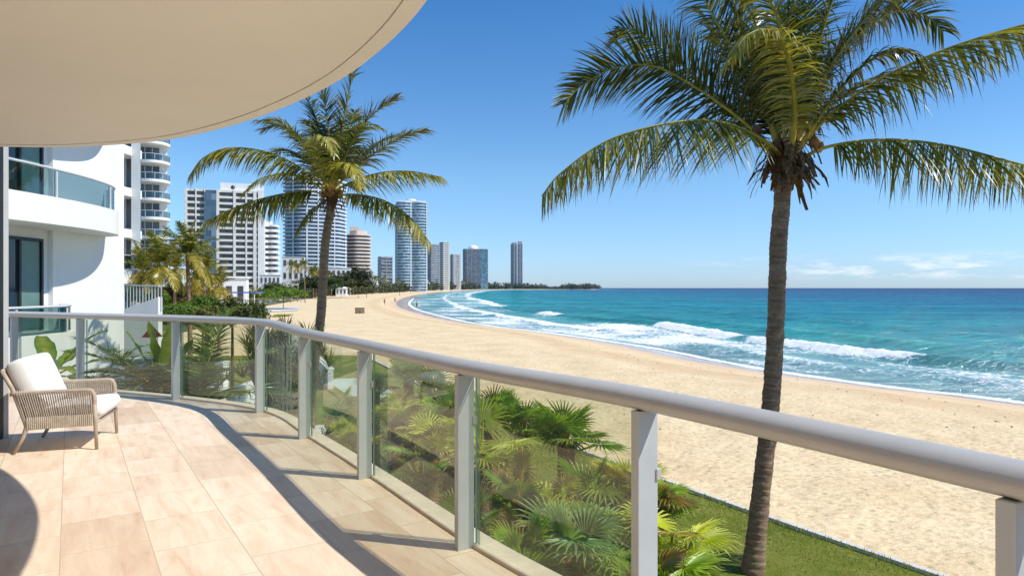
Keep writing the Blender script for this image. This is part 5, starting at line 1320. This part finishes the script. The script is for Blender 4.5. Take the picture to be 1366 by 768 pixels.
for sx in (-2.6,2.6,-5.4):
    b=MB();b.tube([(sx,-1.8,0),(sx,-1.8,hh(391,100))],.06,6);b.build('post',M['railfar'],t)
flat('terrace',[(gx(352,128),128),(gx(398,140),140),(gx(402,165),165),(gx(350,160),160)],-.02,M['concrete'])
flat('lawn_patch',[(gx(362,108),108),(gx(386,112),112),(gx(390,120),120),(gx(366,118),118)],-.015,M['grass'])
# red umbrella by neighbour
t=thing('market_umbrella','small red parasol seen through the glass beside the white building','umbrella',(gx(203,19),19,0));b=MB();b.tube([(0,0,0),(0,0,3.4)],.015,6);b.build('pole',M['railfar'],t);b=MB();b.add([(0,0,3.55),(-.2,-.2,3.22),(.2,-.2,3.22),(.2,.2,3.22),(-.2,.2,3.22)],[(0,1,2),(0,2,3),(0,3,4),(0,4,1)]);b.build('canopy',M['red'],t)
b=MB()
for i in range(260):
    y=random.uniform(22,140);j=np.argmin(np.abs(shp[:24,1]-y)) if False else None
    sx=float(np.interp(y,[37,51,73,90,117,146],[28.7,20.5,14.4,7.9,-5,-14.5]))
    x=sx-random.gauss(11,1.6)/.9 if random.random()<.6 else sx-random.uniform(8,26)
    P_=np.array([[x,y]]);dd=shore_dist(P_);z=float(sand_z(P_[:,0],P_[:,1],dd)[0][0])
    r=random.uniform(.02,.09);a=random.random()*3
    b.tube([(x-r*math.cos(a),y-r*math.sin(a),z+.01),(x,y,z+.025),(x+r*math.cos(a+.5),y+r*math.sin(a+.5),z+.01)],[.004,.016,.004],5)
o=b.build('seaweed',M['wood']);o['kind']='stuff';o['label']='scattered dark seaweed and driftwood bits on the sand';o['category']='seaweed'

# ------------------------------------------------------------------ world, sun, camera
w=bpy.data.worlds.new('World');scene.world=w;w.use_nodes=True;nt=w.node_tree;nt.nodes.clear()
def nn(t,**k):
    n=nt.nodes.new(t)
    for a,v in k.items(): setattr(n,a,v)
    return n
EL=math.atan(1.05/.871);AZ=math.atan2(.964,-.264)
sky=nn('ShaderNodeTexSky',sky_type='NISHITA',sun_disc=False,sun_elevation=EL,sun_rotation=AZ,altitude=0,air_density=1.0,dust_density=.25,ozone_density=2.2)
bg=nn('ShaderNodeBackground');out=nn('ShaderNodeOutputWorld');SKY_S=.12
bg.inputs[1].default_value=SKY_S
tc=nn('ShaderNodeTexCoord');sep=nn('ShaderNodeSeparateXYZ');nt.links.new(tc.outputs['Generated'],sep.inputs[0])
mp=nn('ShaderNodeMapping');mp.inputs['Scale'].default_value=(9,9,42);nt.links.new(tc.outputs['Generated'],mp.inputs[0])
no=nn('ShaderNodeTexNoise');no.inputs['Scale'].default_value=1.9;no.inputs['Detail'].default_value=8;no.inputs['Roughness'].default_value=.62;nt.links.new(mp.outputs[0],no.inputs['Vector'])
def mr(src,a,b,c=0,d=1,sm=True):
    n=nn('ShaderNodeMapRange',interpolation_type='SMOOTHSTEP' if sm else 'LINEAR');nt.links.new(src,n.inputs[0])
    for i,v in enumerate((a,b,c,d)): n.inputs[i+1].default_value=v
    return n.outputs[0]
def mul(a,b,op='MULTIPLY'):
    n=nn('ShaderNodeMath',operation=op)
    for i,v in enumerate((a,b)):
        if isinstance(v,(int,float)): n.inputs[i].default_value=v
        else: nt.links.new(v,n.inputs[i])
    return n.outputs[0]
band=mul(mr(sep.outputs[2],.008,.020),mr(sep.outputs[2],.030,.050,1,0));azm=mr(sep.outputs[0],.20,.5)
cl=mul(mul(band,azm),mr(no.outputs['Fac'],.47,.66))
mix=nn('ShaderNodeMix',data_type='RGBA',blend_type='MULTIPLY');mix.inputs[0].default_value=1
nt.links.new(sky.outputs[0],mix.inputs[6])
cr_=nn('ShaderNodeValToRGB');nt.links.new(mr(sep.outputs[2],0,.45,0,1,False),cr_.inputs[0])
e=cr_.color_ramp.elements;e[0].position=0;e[0].color=(.68,.95,1.55,1);e[1].position=1;e[1].color=(.34,.88,1.33,1);e3=cr_.color_ramp.elements.new(.35);e3.color=(.78,1.09,1.35,1)
nt.links.new(cr_.outputs[0],mix.inputs[7])
m2=nn('ShaderNodeMix',data_type='RGBA');nt.links.new(mul(cl,.5),m2.inputs[0]);nt.links.new(mix.outputs[2],m2.inputs[6]);m2.inputs[7].default_value=(9.2,9.4,9.8,1)
nt.links.new(m2.outputs[2],bg.inputs[0]);nt.links.new(bg.outputs[0],out.inputs[0])
sl_=bpy.data.lights.new('sun','SUN');sl_.energy=5.0;sl_.angle=R(.5);sl_.color=(1,.955,.88)
so_=bpy.data.objects.new('sun',sl_);C.objects.link(so_)
d=Vector((math.sin(AZ)*math.cos(EL),math.cos(AZ)*math.cos(EL),math.sin(EL)))
so_.rotation_euler=d.to_track_quat('Z','Y').to_euler();so_.location=(20,-5,30)
cam=bpy.data.cameras.new('camera');co_=bpy.data.objects.new('camera',cam);C.objects.link(co_);scene.camera=co_
cam.sensor_width=36;cam.lens=36*F/1366;cam.clip_end=90000;cam.clip_start=.05
co_.location=(0,0,ZE);co_.rotation_euler=(R(90),0,0)
scene.render.resolution_x=1024;scene.render.resolution_y=575
scene.view_settings.view_transform='Standard';scene.view_settings.look='None';scene.view_settings.exposure=0
scene.cycles.max_bounces=8;scene.cycles.transparent_max_bounces=16
